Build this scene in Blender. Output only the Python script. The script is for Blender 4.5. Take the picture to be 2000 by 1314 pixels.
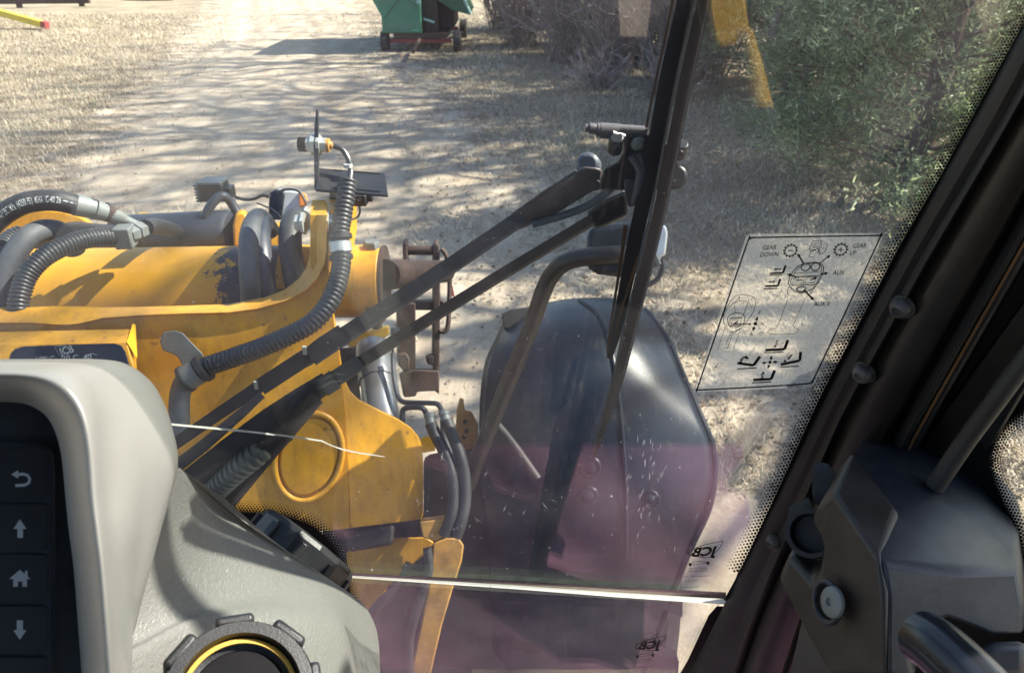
import bpy, bmesh, math, random
import numpy as np
from mathutils import Vector, Matrix, noise as mnoise

random.seed(7)
for o in list(bpy.data.objects):
    bpy.data.objects.remove(o)
scene = bpy.context.scene
COL = scene.collection
R = math.radians

# ------------------------------------------------------------------ camera
EYE = Vector((0.0, 0.0, 2.5))
PITCH = R(28.0)
CS, SN = math.cos(PITCH), math.sin(PITCH)
FPX = 1500.0
cam_d = bpy.data.cameras.new('camera')
cam_d.sensor_width = 36.0
cam_d.lens = 27.0
cam_d.clip_start = 0.02
cam_d.clip_end = 600.0
cam_d.dof.use_dof = True
cam_d.dof.focus_distance = 0.80
cam_d.dof.aperture_fstop = 16.0
cam = bpy.data.objects.new('camera', cam_d)
COL.objects.link(cam)
cam.location = EYE
cam.rotation_euler = (R(90) - PITCH, 0, 0)
scene.camera = cam

# ------------------------------------------------------------------ light
SUN_EL = R(45.0)
SUN_DIR = Vector((math.cos(SUN_EL) * 0.975, math.cos(SUN_EL) * 0.22, math.sin(SUN_EL))).normalized()
world = bpy.data.worlds.new('World')
scene.world = world
world.use_nodes = True
wn = world.node_tree
for n in list(wn.nodes):
    wn.nodes.remove(n)
w_out = wn.nodes.new('ShaderNodeOutputWorld')
w_bg = wn.nodes.new('ShaderNodeBackground')
w_sky = wn.nodes.new('ShaderNodeTexSky')
w_sky.sky_type = 'NISHITA'
w_sky.sun_disc = False
w_sky.sun_elevation = SUN_EL
w_sky.sun_rotation = math.atan2(SUN_DIR.x, SUN_DIR.y)
w_sky.air_density = 1.0
w_sky.dust_density = 1.0
w_bg.inputs['Strength'].default_value = 0.10
wn.links.new(w_sky.outputs[0], w_bg.inputs['Color'])
wn.links.new(w_bg.outputs[0], w_out.inputs['Surface'])
sun_d = bpy.data.lights.new('sun', 'SUN')
sun_d.energy = 5.0
sun_d.angle = R(0.53)
sun_d.color = (1.0, 0.94, 0.84)
sun = bpy.data.objects.new('sun', sun_d)
COL.objects.link(sun)
sun.location = (20, 0, 30)
sun.rotation_euler = SUN_DIR.to_track_quat('Z', 'Y').to_euler()

scene.view_settings.view_transform = 'Standard'
scene.view_settings.look = 'None'
scene.view_settings.exposure = 1.78
scene.view_settings.gamma = 1.0
scene.view_settings.use_curve_mapping = False
scene.cycles.max_bounces = 10
scene.cycles.transparent_max_bounces = 24
scene.cycles.caustics_reflective = False
scene.cycles.caustics_refractive = False

# ------------------------------------------------------------------ picture coordinates -> places
def ray(x, y):
    u = (x - 1000.0) / FPX
    v = -(y - 657.0) / FPX
    return Vector((u, CS + v * SN, -SN + v * CS))

def P(x, y, d):
    return EYE + ray(x, y) * d

class Plane:
    def __init__(self, p, n):
        self.p = Vector(p)
        self.n = Vector(n).normalized()
    def __call__(self, x, y, off=0.0):
        r = ray(x, y)
        t = (self.p + self.n * off - EYE).dot(self.n) / r.dot(self.n)
        return EYE + r * t
    def depth(self, x, y):
        r = ray(x, y)
        return (self.p - EYE).dot(self.n) / r.dot(self.n)

def on_z(x, y, z=0.0):
    r = ray(x, y)
    return EYE + r * ((z - EYE.z) / r.z)

def zz(x0, y0, s):
    return lambda x, y: (x0 + x / s, y0 + y / s)

def catmull(pts, n, closed=False):
    pts = [tuple(p) for p in pts]
    a = np.array(pts, float)
    m = len(a)
    if closed:
        ext = np.vstack([a[-1], a, a[0], a[1]])
        segs = m
    else:
        ext = np.vstack([2 * a[0] - a[1], a, 2 * a[-1] - a[-2]])
        segs = m - 1
    out = []
    for k in range(n if closed else n + 1):
        t = k / n * segs
        i = min(int(t), segs - 1)
        f = t - i
        p0, p1, p2, p3 = ext[i], ext[i + 1], ext[i + 2], ext[i + 3]
        out.append(0.5 * ((2 * p1) + (-p0 + p2) * f + (2 * p0 - 5 * p1 + 4 * p2 - p3) * f * f + (-p0 + 3 * p1 - 3 * p2 + p3) * f ** 3))
    return np.array(out)

def resample(a, n):
    a = np.array(a, float)
    seg = np.linalg.norm(np.diff(a, axis=0), axis=1)
    s = np.concatenate([[0], np.cumsum(seg)])
    q = np.linspace(0, s[-1], n)
    return np.stack([np.interp(q, s, a[:, k]) for k in range(a.shape[1])], 1), s[-1]

# ------------------------------------------------------------------ mesh builder
class MB:
    def __init__(self):
        self.v = []; self.f = []; self.m = []; self.s = []
    def add(self, verts, faces, mi=0, smooth=True):
        b = len(self.v)
        self.v.extend([tuple(p) for p in verts])
        for f in faces:
            self.f.append(tuple(b + i for i in f)); self.m.append(mi); self.s.append(smooth)
        return self
    def prism(self, front, back, mi=0, smooth=False):
        n = len(front)
        fs = [tuple(range(n))[::-1], tuple(range(n, 2 * n))]
        for i in range(n):
            j = (i + 1) % n
            fs.append((i, j, n + j, n + i))
        return self.add(list(front) + list(back), fs, mi, smooth)
    def plate(self, px, plane, thick, mi=0, off=0.0, direction=None):
        front = [plane(x, y, off) for x, y in px]
        dv = Vector(direction) * thick if direction else plane.n * (-thick)
        # thickness goes away from the eye
        if (front[0] - EYE).dot(dv) < 0:
            dv = -dv
        return self.prism(front, [p + dv for p in front], mi)
    def box(self, c, ax, ay, az, mi=0):
        c = Vector(c); ax = Vector(ax); ay = Vector(ay); az = Vector(az)
        vs = [c + ax * i + ay * j + az * k for k in (-1, 1) for j in (-1, 1) for i in (-1, 1)]
        fs = [(0, 2, 3, 1), (4, 5, 7, 6), (0, 1, 5, 4), (2, 6, 7, 3), (0, 4, 6, 2), (1, 3, 7, 5)]
        return self.add(vs, fs, mi, False)
    def tube(self, path, radii, seg=12, mi=0, caps=True, closed=False):
        path = [Vector(p) for p in path]
        n = len(path)
        if not hasattr(radii, '__len__'):
            radii = [radii] * n
        vs = []; fs = []
        prev = None
        for i in range(n):
            t = (path[min(i + 1, n - 1)] - path[max(i - 1, 0)])
            if closed:
                t = path[(i + 1) % n] - path[i - 1]
            if t.length < 1e-9:
                t = Vector((0, 0, 1))
            t.normalize()
            if prev is None:
                a = Vector((0, 0, 1)) if abs(t.z) < 0.9 else Vector((1, 0, 0))
                u = a - t * a.dot(t)
            else:
                u = prev - t * prev.dot(t)
            u.normalize(); prev = u
            w = t.cross(u)
            for k in range(seg):
                an = 2 * math.pi * k / seg
                vs.append(path[i] + (u * math.cos(an) + w * math.sin(an)) * radii[i])
        last = n if closed else n - 1
        for i in range(last):
            i2 = (i + 1) % n
            for k in range(seg):
                k2 = (k + 1) % seg
                fs.append((i * seg + k, i * seg + k2, i2 * seg + k2, i2 * seg + k))
        self.add(vs, fs, mi, True)
        if caps and not closed:
            self.add([], [], mi)
            b = len(self.v) - len(vs)
            self.f.append(tuple(b + k for k in range(seg))[::-1]); self.m.append(mi); self.s.append(False)
            self.f.append(tuple(b + (n - 1) * seg + k for k in range(seg))); self.m.append(mi); self.s.append(False)
        return self
    def cyl(self, a, b, r0, r1=None, seg=24, mi=0):
        return self.tube([a, b], [r0, r0 if r1 is None else r1], seg, mi)
    def lathe(self, c, axis, prof, seg=32, mi=0, u=None, ring=False):
        """prof: list of (distance along axis, radius)"""
        c = Vector(c); t = Vector(axis).normalized()
        a = Vector((0, 0, 1)) if abs(t.z) < 0.9 else Vector((1, 0, 0))
        u = (a - t * a.dot(t)).normalized() if u is None else Vector(u)
        w = t.cross(u)
        vs = []; fs = []
        for (h, r) in prof:
            for k in range(seg):
                an = 2 * math.pi * k / seg
                vs.append(c + t * h + (u * math.cos(an) + w * math.sin(an)) * r)
        for i in range(len(prof) - 1):
            for k in range(seg):
                k2 = (k + 1) % seg
                fs.append((i * seg + k, i * seg + k2, (i + 1) * seg + k2, (i + 1) * seg + k))
        n = len(prof)
        if ring:
            for k in range(seg):
                k2 = (k + 1) % seg
                fs.append(((n - 1) * seg + k, (n - 1) * seg + k2, k2, k))
        else:
            fs.append(tuple(range(seg))[::-1]); fs.append(tuple((n - 1) * seg + k for k in range(seg)))
        return self.add(vs, fs, mi, True)
    def loft(self, rows, mi=0, smooth=True, flip=False):
        n = len(rows[0]); vs = []; fs = []
        for r_ in rows:
            vs.extend(r_)
        for i in range(len(rows) - 1):
            for k in range(n - 1):
                q = (i * n + k, i * n + k + 1, (i + 1) * n + k + 1, (i + 1) * n + k)
                fs.append(q[::-1] if flip else q)
        return self.add(vs, fs, mi, smooth)
    def hexnut(self, c, axis, r, h, mi=0, chamfer=0.85):
        return self.lathe(c, axis, [(0, r), (h * .8, r), (h, r * chamfer)], 6, mi)
    def build(self, name, mats, parent=None, label=None, sharp=35, bevel=0, bseg=2, solid=0, sub=0, kind=None):
        me = bpy.data.meshes.new(name)
        c = np.array(self.v, float)
        mid = (c.min(0) + c.max(0)) / 2
        me.from_pydata((c - mid).tolist(), [], self.f)
        if not isinstance(mats, (list, tuple)):
            mats = [mats]
        for m in mats:
            me.materials.append(m)
        me.polygons.foreach_set('material_index', self.m)
        me.polygons.foreach_set('use_smooth', self.s)
        bm = bmesh.new(); bm.from_mesh(me)
        bmesh.ops.recalc_face_normals(bm, faces=bm.faces)
        bm.to_mesh(me); bm.free()
        me.set_sharp_from_angle(angle=R(sharp))
        o = bpy.data.objects.new(name, me)
        COL.objects.link(o)
        o.location = mid
        if parent is not None:
            o.parent = parent
            o.matrix_parent_inverse = Matrix.Translation(-WORLDPOS[parent.name])
        WORLDPOS[o.name] = Vector(mid)
        if label:
            o['label'] = label
        if kind:
            o['kind'] = kind
        if solid:
            s = o.modifiers.new('solid', 'SOLIDIFY'); s.thickness = solid; s.offset = -1
        if sub:
            s = o.modifiers.new('sub', 'SUBSURF'); s.levels = sub; s.render_levels = sub
        if bevel:
            b = o.modifiers.new('bevel', 'BEVEL'); b.width = bevel; b.segments = bseg
            b.limit_method = 'ANGLE'; b.angle_limit = R(40); b.harden_normals = False
        return o

WORLDPOS = {}

def tag(o, label, cat, group=None, kind=None):
    o['label'] = label; o['category'] = cat
    if group: o['group'] = group
    if kind: o['kind'] = kind
    return o

def empty(name, loc, label, cat, group=None):
    o = bpy.data.objects.new(name, None)
    COL.objects.link(o); o.location = loc
    o.empty_display_size = 0.2
    WORLDPOS[o.name] = Vector(loc)
    return tag(o, label, cat, group)

# ------------------------------------------------------------------ text as flat mesh
_tc = {}
def text_tris(s, bold=0.0):
    if (s, bold) in _tc: return _tc[(s, bold)]
    cu = bpy.data.curves.new('txt', 'FONT'); cu.body = s; cu.size = 1.0; cu.offset = bold; cu.resolution_u = 3
    o = bpy.data.objects.new('txt', cu); COL.objects.link(o)
    dg = bpy.context.evaluated_depsgraph_get(); dg.update()
    me = bpy.data.meshes.new_from_object(o.evaluated_get(dg))
    v = np.array([(p.co.x, p.co.y) for p in me.vertices]); f = [tuple(p.vertices) for p in me.polygons]
    bpy.data.objects.remove(o); bpy.data.curves.remove(cu); bpy.data.meshes.remove(me)
    _tc[(s, bold)] = (v, f)
    return v, f

# ------------------------------------------------------------------ materials
def srgb(r, g, b):
    f = lambda c: (c / 255 / 12.92) if c / 255 <= 0.04045 else ((c / 255 + 0.055) / 1.055) ** 2.4
    return (f(r), f(g), f(b))

def nodes_of(name):
    m = bpy.data.materials.new(name); m.use_nodes = True
    nt = m.node_tree
    b = nt.nodes.get('Principled BSDF')
    return m, nt, b

def N(nt, t, **kw):
    n = nt.nodes.new(t)
    for k, v in kw.items():
        setattr(n, k, v)
    return n

def ramp(nt, src, stops):
    r_ = N(nt, 'ShaderNodeValToRGB')
    e = r_.color_ramp.elements
    e[0].position, e[0].color = stops[0][0], (*stops[0][1], 1)
    e[1].position, e[1].color = stops[-1][0], (*stops[-1][1], 1)
    for p, c in stops[1:-1]:
        x = e.new(p); x.color = (*c, 1)
    nt.links.new(src, r_.inputs[0])
    return r_.outputs[0]

def noise_tex(nt, scale, detail=5, rough=0.55, vec=None):
    t = N(nt, 'ShaderNodeTexNoise'); t.inputs['Scale'].default_value = scale
    t.inputs['Detail'].default_value = detail; t.inputs['Roughness'].default_value = rough
    if vec is not None: nt.links.new(vec, t.inputs['Vector'])
    return t.outputs[0]

def mixc(nt, fac, a, b):
    m = N(nt, 'ShaderNodeMix', data_type='RGBA')
    for i, s in ((0, fac), (6, a), (7, b)):
        if isinstance(s, (int, float)): m.inputs[i].default_value = s
        elif isinstance(s, tuple): m.inputs[i].default_value = (*s[:3], 1)
        else: nt.links.new(s, m.inputs[i])
    return m.outputs[2]

def geo_pos(nt):
    return N(nt, 'ShaderNodeNewGeometry').outputs['Position']

def pbr(name, col, rough=0.5, metal=0.0, var=0.12, scale=14, bump=0.0, bscale=300, dirt=0.0, dirtcol=(0.25, 0.2, 0.15),
        dscale=6, coat=0.0, spec=0.5, specks=0.0, chips=0.0):
    m, nt, b = nodes_of(name)
    pos = geo_pos(nt)
    n1 = noise_tex(nt, scale, 6, .6, pos)
    lo = tuple(c * (1 - var) for c in col); hi = tuple(min(1, c * (1 + var)) for c in col)
    c = ramp(nt, n1, [(0.3, lo), (0.7, hi)])
    if dirt:
        n2 = noise_tex(nt, dscale, 8, .7, pos)
        f = ramp(nt, n2, [(0.42, (0, 0, 0)), (0.75, (dirt,) * 3)])
        c = mixc(nt, f, c, dirtcol)
    if specks:
        n3 = noise_tex(nt, 160, 3, .6, pos)
        f = ramp(nt, n3, [(0.66, (0, 0, 0)), (0.72, (specks,) * 3)])
        c = mixc(nt, f, c, tuple(x * .25 for x in col))
    if chips:
        n4 = noise_tex(nt, 38, 10, .72, pos)
        f = ramp(nt, n4, [(0.635, (0, 0, 0)), (0.655, (chips,) * 3)])
        c = mixc(nt, f, c, (.05, .03, .022))
        mp = N(nt, 'ShaderNodeMapping'); mp.inputs['Scale'].default_value = (55, 55, 5); nt.links.new(pos, mp.inputs['Vector'])
        f = ramp(nt, noise_tex(nt, 1.0, 6, .7, mp.outputs[0]), [(.46, (0, 0, 0)), (.74, (.55, .55, .55))])
        c = mixc(nt, f, c, (.24, .11, .025))
    nt.links.new(c, b.inputs['Base Color'])
    rr = N(nt, 'ShaderNodeMapRange'); rr.inputs[3].default_value = max(0.02, rough - .1); rr.inputs[4].default_value = min(1, rough + .12)
    nt.links.new(noise_tex(nt, scale * 2.3, 5, .6, pos), rr.inputs[0]); nt.links.new(rr.outputs[0], b.inputs['Roughness'])
    b.inputs['Metallic'].default_value = metal
    b.inputs['Specular IOR Level'].default_value = spec
    if coat:
        b.inputs['Coat Weight'].default_value = coat; b.inputs['Coat Roughness'].default_value = 0.12
    if bump:
        bp = N(nt, 'ShaderNodeBump'); bp.inputs['Strength'].default_value = bump; bp.inputs['Distance'].default_value = 0.002
        nt.links.new(noise_tex(nt, bscale, 4, .6, pos), bp.inputs['Height']); nt.links.new(bp.outputs[0], b.inputs['Normal'])
    return m

M = {}
YEL = (0.64, 0.305, 0.010)
M['yellow'] = pbr('yellow_paint', YEL, .44, 0, .14, 7, .16, 420, .55, (.27, .14, .04), 6, .05, .45, .7, .8)
M['yellow_clean'] = pbr('bright_yellow_paint', (0.78, 0.44, 0.02), .4, 0, .06, 9, .05, 300)
M['rust_and_shade_yellow'] = pbr('rusty_and_shaded_yellow_paint', (0.50, 0.26, 0.05), .6, 0, .25, 30, .2, 200, .8, (.16, .08, .04), 16)  # real rust on brackets; also darkens the frame rail in place of shade
M['black_paint'] = pbr('black_paint', (0.018, 0.019, 0.022), .38, 0, .3, 12, .1, 300, .25, (.06, .055, .05), 9)
M['black_gloss'] = pbr('black_gloss_paint', (0.005, 0.010, 0.021), .31, 0, .3, 6, .10, 500, .35, (.018, .022, .030), 5, 0, .25)
M['rubber'] = pbr('black_rubber', (0.022, 0.023, 0.026), .55, 0, .3, 30, .2, 350, .3, (.07, .068, .066), 12)
M['rubber_grey'] = pbr('dusty_grey_rubber', (0.075, 0.082, 0.092), .6, 0, .25, 30, .2, 300, .5, (.15, .15, .14), 12)
M['conduit'] = pbr('black_conduit', (0.030, 0.032, 0.036), .38, 0, .3, 22, .06, 300, .35, (.10, .10, .10), 10)
M['plastic'] = pbr('black_plastic', (0.009, 0.010, 0.012), .40, 0, .2, 20, .14, 900, .25, (.05, .048, .046), 14)
M['steel'] = pbr('dull_steel', (0.42, 0.42, 0.41), .42, .85, .2, 25, .1, 200, .5, (.20, .15, .10), 18)
M['zinc'] = pbr('zinc_plate', (0.50, 0.52, 0.50), .48, .5, .2, 25, .1, 200, .4, (.25, .25, .23), 18)
M['greypart'] = pbr('grey_coated_steel', (0.15, 0.17, 0.17), .55, .2, .2, 22, .15, 260, .5, (.22, .21, .19), 12)
M['rod'] = pbr('oily_cylinder_steel', (0.28, 0.30, 0.33), .3, .7, .25, 12, .05, 200, .5, (.28, .20, .10), 9)
M['rust'] = pbr('rusty_dark_steel', (0.055, 0.036, 0.030), .65, .2, .4, 24, .3, 200, .6, (.12, .06, .035), 16)
M['darkframe'] = pbr('dark_frame_paint', (0.030, 0.026, 0.027), .6, 0, .35, 9, .15, 200, .4, (.07, .055, .045), 7)
M['bluegrey'] = pbr('blue_black_enamel', (0.030, 0.036, 0.050), .42, 0, .25, 12, .1, 300, .4, (.10, .10, .11), 8)
M['wiper'] = pbr('wiper_black', (0.007, 0.008, 0.010), .36, 0, .3, 20, .08, 400, .2, (.03, .028, .03), 20)
M['wiper_arm'] = pbr('wiper_arm_paint', (0.075, 0.085, 0.115), .4, 0, .25, 20, .15, 500, .35, (.10, .085, .09), 30)  # blue-grey raised for the light the arms catch
M['wiper_brown'] = pbr('wiper_cover_paint', (0.085, 0.070, 0.078), .45, 0, .25, 30, .15, 500, .35, (.12, .10, .10), 40)  # cover colour lightened too, for light falling on the arms
M['pillar'] = pbr('pillar_black_paint', (0.007, 0.006, 0.005), .32, 0, .25, 8, .06, 250, .5, (.034, .026, .020), 22, .1)
M['pillar_trim'] = pbr('pillar_trim_plastic', (0.012, 0.012, 0.013), .5, 0, .25, 10, .2, 500, .3, (.025, .02, .018), 8)
M['seal'] = pbr('seal_rubber', (0.008, 0.008, 0.009), .55, 0, .3, 18, .15, 350, .35, (.03, .028, .027), 14)
M['latch'] = pbr('latch_plastic', (0.011, 0.014, 0.022), .42, 0, .25, 10, .14, 900, .55, (.060, .062, .070), 34)
M['latch_lit_brown'] = pbr('latch_worn_plastic', (0.018, 0.013, 0.011), .45, 0, .25, 10, .2, 900, .55, (.060, .052, .048), 30)  # worn plastic; the brown of a lit facet is put into its colour
M['chromebar'] = pbr('polished_dark_bar', (0.045, 0.05, 0.062), .22, .6, .15, 8, 0, 100)
M['white_print'] = pbr('white_print', (0.50, 0.53, 0.53), .5, 0, .15, 60)
M['black_print'] = pbr('black_print', (0.004, 0.004, 0.005), .6, 0, .1, 40, spec=.1)
M['icon'] = pbr('icon_grey', (0.62, 0.62, 0.62), .5, 0, .05, 40)
M['amber'] = pbr('amber_lens', (0.70, 0.22, 0.02), .15, 0, .1, 30, 0, 100, coat=.5)
M['lens'] = pbr('lamp_lens', (0.45, 0.47, 0.48), .12, .2, .1, 30, 0, 100, coat=.6)
M['tyre'] = pbr('tyre_rubber', (0.025, 0.024, 0.024), .8, 0, .3, 20, .3, 120, .6, (.12, .10, .08), 6)
M['ring_yellow'] = pbr('yellow_ring', (0.50, 0.30, 0.04), .45, 0, .05, 30)
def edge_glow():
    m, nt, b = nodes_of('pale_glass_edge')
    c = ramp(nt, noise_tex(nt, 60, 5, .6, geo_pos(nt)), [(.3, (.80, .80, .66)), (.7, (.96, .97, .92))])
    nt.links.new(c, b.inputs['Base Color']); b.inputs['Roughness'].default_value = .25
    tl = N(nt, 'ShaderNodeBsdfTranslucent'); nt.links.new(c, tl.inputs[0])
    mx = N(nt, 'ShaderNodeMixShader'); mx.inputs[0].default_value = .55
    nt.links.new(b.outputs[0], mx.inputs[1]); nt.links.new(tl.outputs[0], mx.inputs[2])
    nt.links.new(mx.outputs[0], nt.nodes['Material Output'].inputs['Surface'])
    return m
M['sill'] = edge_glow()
M['greenedge'] = pbr('green_glass_edge', (0.10, 0.12, 0.09), .12, 0, .5, 70, .4, 200, coat=.8)
M['roof'] = pbr('cab_lining', (0.025, 0.023, 0.025), .8)
M['mat'] = pbr('mauve_floor_mat', (0.185, 0.080, 0.120), .9, 0, .25, 24, .3, 200, .6, (.26, .15, .20), 11)
M['seatcloth'] = pbr('seat_cloth', (0.035, 0.028, 0.035), .9, 0, .2, 40, .3, 200)
M['green'] = pbr('faded_green_paint', (0.045, 0.20, 0.12), .5, 0, .2, 2.2, .05, 50, .5, (.16, .22, .19), 3)
M['green_dark'] = pbr('dark_green_paint', (0.035, 0.12, 0.06), .55, 0, .2, 3, .05, 50, .4, (.06, .07, .05), 3)
M['pale_green'] = pbr('pale_green_edge', (0.30, 0.48, 0.44), .5, 0, .1, 5)
M['red'] = pbr('faded_red_paint', (0.28, 0.05, 0.05), .6, 0, .25, 8)
M['yellow_pole'] = pbr('weathered_yellow_pole', (0.66, 0.50, 0.04), .5, 0, .15, 5, 0, 50, .4, (.4, .32, .14), 7)
M['bark'] = pbr('grey_bark', (0.16, 0.135, 0.12), .9, 0, .3, 14, .6, 40)
M['bark_red'] = pbr('cedar_bark', (0.15, 0.10, 0.075), .9, 0, .3, 14, .6, 40)
M['twig'] = pbr('grey_brown_twig', (0.32, 0.255, 0.235), .9, 0, .3, 4)

def console_material(nm, bstr):
    m, nt, b = nodes_of(nm)
    pos = geo_pos(nt)
    c = ramp(nt, noise_tex(nt, 9, 5, .6, pos), [(.3, (.152, .153, .143)), (.7, (.178, .179, .168))])
    d = ramp(nt, noise_tex(nt, 300, 3, .6, pos), [(.70, (0, 0, 0)), (.76, (.35, .35, .35))])
    c = mixc(nt, d, c, (.22, .2, .18))
    nt.links.new(c, b.inputs['Base Color'])
    b.inputs['Roughness'].default_value = .36
    vo = N(nt, 'ShaderNodeTexVoronoi'); vo.inputs['Scale'].default_value = 420
    mp = N(nt, 'ShaderNodeMapping'); mp.inputs['Scale'].default_value = (1.0, .55, 1.0); mp.inputs['Rotation'].default_value = (0, .5, .6)
    nt.links.new(pos, mp.inputs['Vector'])
    wv = N(nt, 'ShaderNodeTexNoise'); wv.inputs['Scale'].default_value = 430; wv.inputs['Detail'].default_value = 2
    wv.inputs['Distortion'].default_value = 1.2
    nt.links.new(mp.outputs[0], wv.inputs['Vector'])
    bp = N(nt, 'ShaderNodeBump'); bp.inputs['Strength'].default_value = bstr; bp.inputs['Distance'].default_value = .0016
    nt.links.new(wv.outputs[0], bp.inputs['Height']); nt.links.new(bp.outputs[0], b.inputs['Normal'])
    return m
M['console'] = console_material('grey_moulded_plastic', .10)
M['console_grain'] = console_material('grey_pebbled_plastic', .60)

def glass_material(name, dust=1.0, tint=(.95, .97, .95), refl=1.0, dustcol=(.50, .43, .48), streaks=True):
    m, nt, b = nodes_of(name)
    nt.nodes.remove(b)
    out = nt.nodes['Material Output']
    pos = geo_pos(nt)
    tr = N(nt, 'ShaderNodeBsdfTransparent'); tr.inputs[0].default_value = (*tint, 1)
    gl = N(nt, 'ShaderNodeBsdfGlossy'); gl.inputs['Roughness'].default_value = 0.012
    fr = N(nt, 'ShaderNodeFresnel')
    ior = N(nt, 'ShaderNodeMapRange'); ior.inputs[3].default_value = 1.5; ior.inputs[4].default_value = 1 / 1.5
    nt.links.new(N(nt, 'ShaderNodeNewGeometry').outputs['Backfacing'], ior.inputs[0]); nt.links.new(ior.outputs[0], fr.inputs[0])
    mul = N(nt, 'ShaderNodeMath', operation='MULTIPLY'); mul.inputs[1].default_value = refl
    nt.links.new(fr.outputs[0], mul.inputs[0])
    mx = N(nt, 'ShaderNodeMixShader')
    nt.links.new(mul.outputs[0], mx.inputs[0]); nt.links.new(tr.outputs[0], mx.inputs[1]); nt.links.new(gl.outputs[0], mx.inputs[2])
    df = N(nt, 'ShaderNodeBsdfDiffuse'); df.inputs[0].default_value = (*dustcol, 1)
    tl = N(nt, 'ShaderNodeBsdfTranslucent'); tl.inputs[0].default_value = (*dustcol, 1)
    dm = N(nt, 'ShaderNodeMixShader'); dm.inputs[0].default_value = .5
    nt.links.new(df.outputs[0], dm.inputs[1]); nt.links.new(tl.outputs[0], dm.inputs[2])
    # even film + blotches (dust, raised in place of glare haze) + specks
    blot = N(nt, 'ShaderNodeMapRange'); blot.inputs[1].default_value = .35; blot.inputs[2].default_value = .75
    blot.inputs[3].default_value = .010 * dust; blot.inputs[4].default_value = .042 * dust
    nt.links.new(noise_tex(nt, 11, 7, .65, pos), blot.inputs[0])
    sp = N(nt, 'ShaderNodeMapRange'); sp.inputs[1].default_value = .71; sp.inputs[2].default_value = .76
    sp.inputs[3].default_value = 0; sp.inputs[4].default_value = .35 * dust
    nt.links.new(noise_tex(nt, 420, 2, .5, pos), sp.inputs[0])
    ad = N(nt, 'ShaderNodeMath', operation='ADD')
    nt.links.new(blot.outputs[0], ad.inputs[0]); nt.links.new(sp.outputs[0], ad.inputs[1])
    mx2 = N(nt, 'ShaderNodeMixShader')
    nt.links.new(ad.outputs[0], mx2.inputs[0]); nt.links.new(mx.outputs[0], mx2.inputs[1]); nt.links.new(dm.outputs[0], mx2.inputs[2])
    nt.links.new(mx2.outputs[0], out.inputs['Surface'])
    return m
M['glass'] = glass_material('windscreen_glass', refl=1.3)
M['glass_low'] = glass_material('lower_glass', 1.4)

def film_material():
    m, nt, b = nodes_of('frosted_decal_film')
    pos = geo_pos(nt)
    out = nt.nodes['Material Output']
    b.inputs['Base Color'].default_value = (.45, .46, .48, 1)
    b.inputs['Roughness'].default_value = .22
    bp = N(nt, 'ShaderNodeBump'); bp.inputs['Strength'].default_value = .35; bp.inputs['Distance'].default_value = .001
    nt.links.new(noise_tex(nt, 260, 3, .6, pos), bp.inputs['Height']); nt.links.new(bp.outputs[0], b.inputs['Normal'])
    tr = N(nt, 'ShaderNodeBsdfTransparent'); tr.inputs[0].default_value = (.90, .90, .90, 1)
    tl = N(nt, 'ShaderNodeBsdfTranslucent'); tl.inputs[0].default_value = (.75, .74, .72, 1)
    a = N(nt, 'ShaderNodeMixShader'); a.inputs[0].default_value = .18
    nt.links.new(tr.outputs[0], a.inputs[1]); nt.links.new(tl.outputs[0], a.inputs[2])
    c = N(nt, 'ShaderNodeMixShader'); c.inputs[0].default_value = .09
    nt.links.new(a.outputs[0], c.inputs[1]); nt.links.new(b.outputs[0], c.inputs[2])
    nt.links.new(c.outputs[0], out.inputs['Surface'])
    return m
M['film'] = film_material()

def tube_paint():
    """yellow paint with the dark scraped area towards the tube's right end"""
    m, nt, b = nodes_of('scraped_yellow_paint')
    pos = geo_pos(nt)
    sep = N(nt, 'ShaderNodeSeparateXYZ'); nt.links.new(pos, sep.inputs[0])
    c = ramp(nt, noise_tex(nt, 8, 6, .6, pos), [(.3, tuple(x * .9 for x in YEL)), (.7, tuple(x * 1.08 for x in YEL))])
    grime = ramp(nt, noise_tex(nt, 5, 8, .7, pos), [(.45, (0, 0, 0)), (.8, (.5, .5, .5))])
    c = mixc(nt, grime, c, (.22, .13, .05))
    mr = N(nt, 'ShaderNodeMapRange'); mr.inputs[1].default_value = -0.86; mr.inputs[2].default_value = -0.58
    nt.links.new(sep.outputs[0], mr.inputs[0])
    nz = noise_tex(nt, 17, 12, .80, pos)
    s = N(nt, 'ShaderNodeMath', operation='ADD'); nt.links.new(mr.outputs[0], s.inputs[0])
    k = N(nt, 'ShaderNodeMath', operation='MULTIPLY'); nt.links.new(nz, k.inputs[0]); k.inputs[1].default_value = 1.8
    nt.links.new(k.outputs[0], s.inputs[1])
    st = N(nt, "ShaderNodeMapRange"); st.inputs[1].default_value = 1.34; st.inputs[2].default_value = 1.38
    nt.links.new(s.outputs[0], st.inputs[0])
    fleck = N(nt, 'ShaderNodeMapRange'); fleck.inputs[1].default_value = .68; fleck.inputs[2].default_value = .71
    nt.links.new(noise_tex(nt, 34, 6, .7, pos), fleck.inputs[0])
    mxm = N(nt, 'ShaderNodeMath', operation='MAXIMUM'); nt.links.new(st.outputs[0], mxm.inputs[0]); nt.links.new(fleck.outputs[0], mxm.inputs[1])
    c = mixc(nt, mxm.outputs[0], c, (.045, .032, .036))
    nt.links.new(c, b.inputs['Base Color'])
    b.inputs['Roughness'].default_value = .5
    bp = N(nt, 'ShaderNodeBump'); bp.inputs['Strength'].default_value = .2; bp.inputs['Distance'].default_value = .002
    nt.links.new(noise_tex(nt, 200, 4, .6, pos), bp.inputs['Height']); nt.links.new(bp.outputs[0], b.inputs['Normal'])
    return m
M['tube_paint'] = tube_paint()

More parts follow.
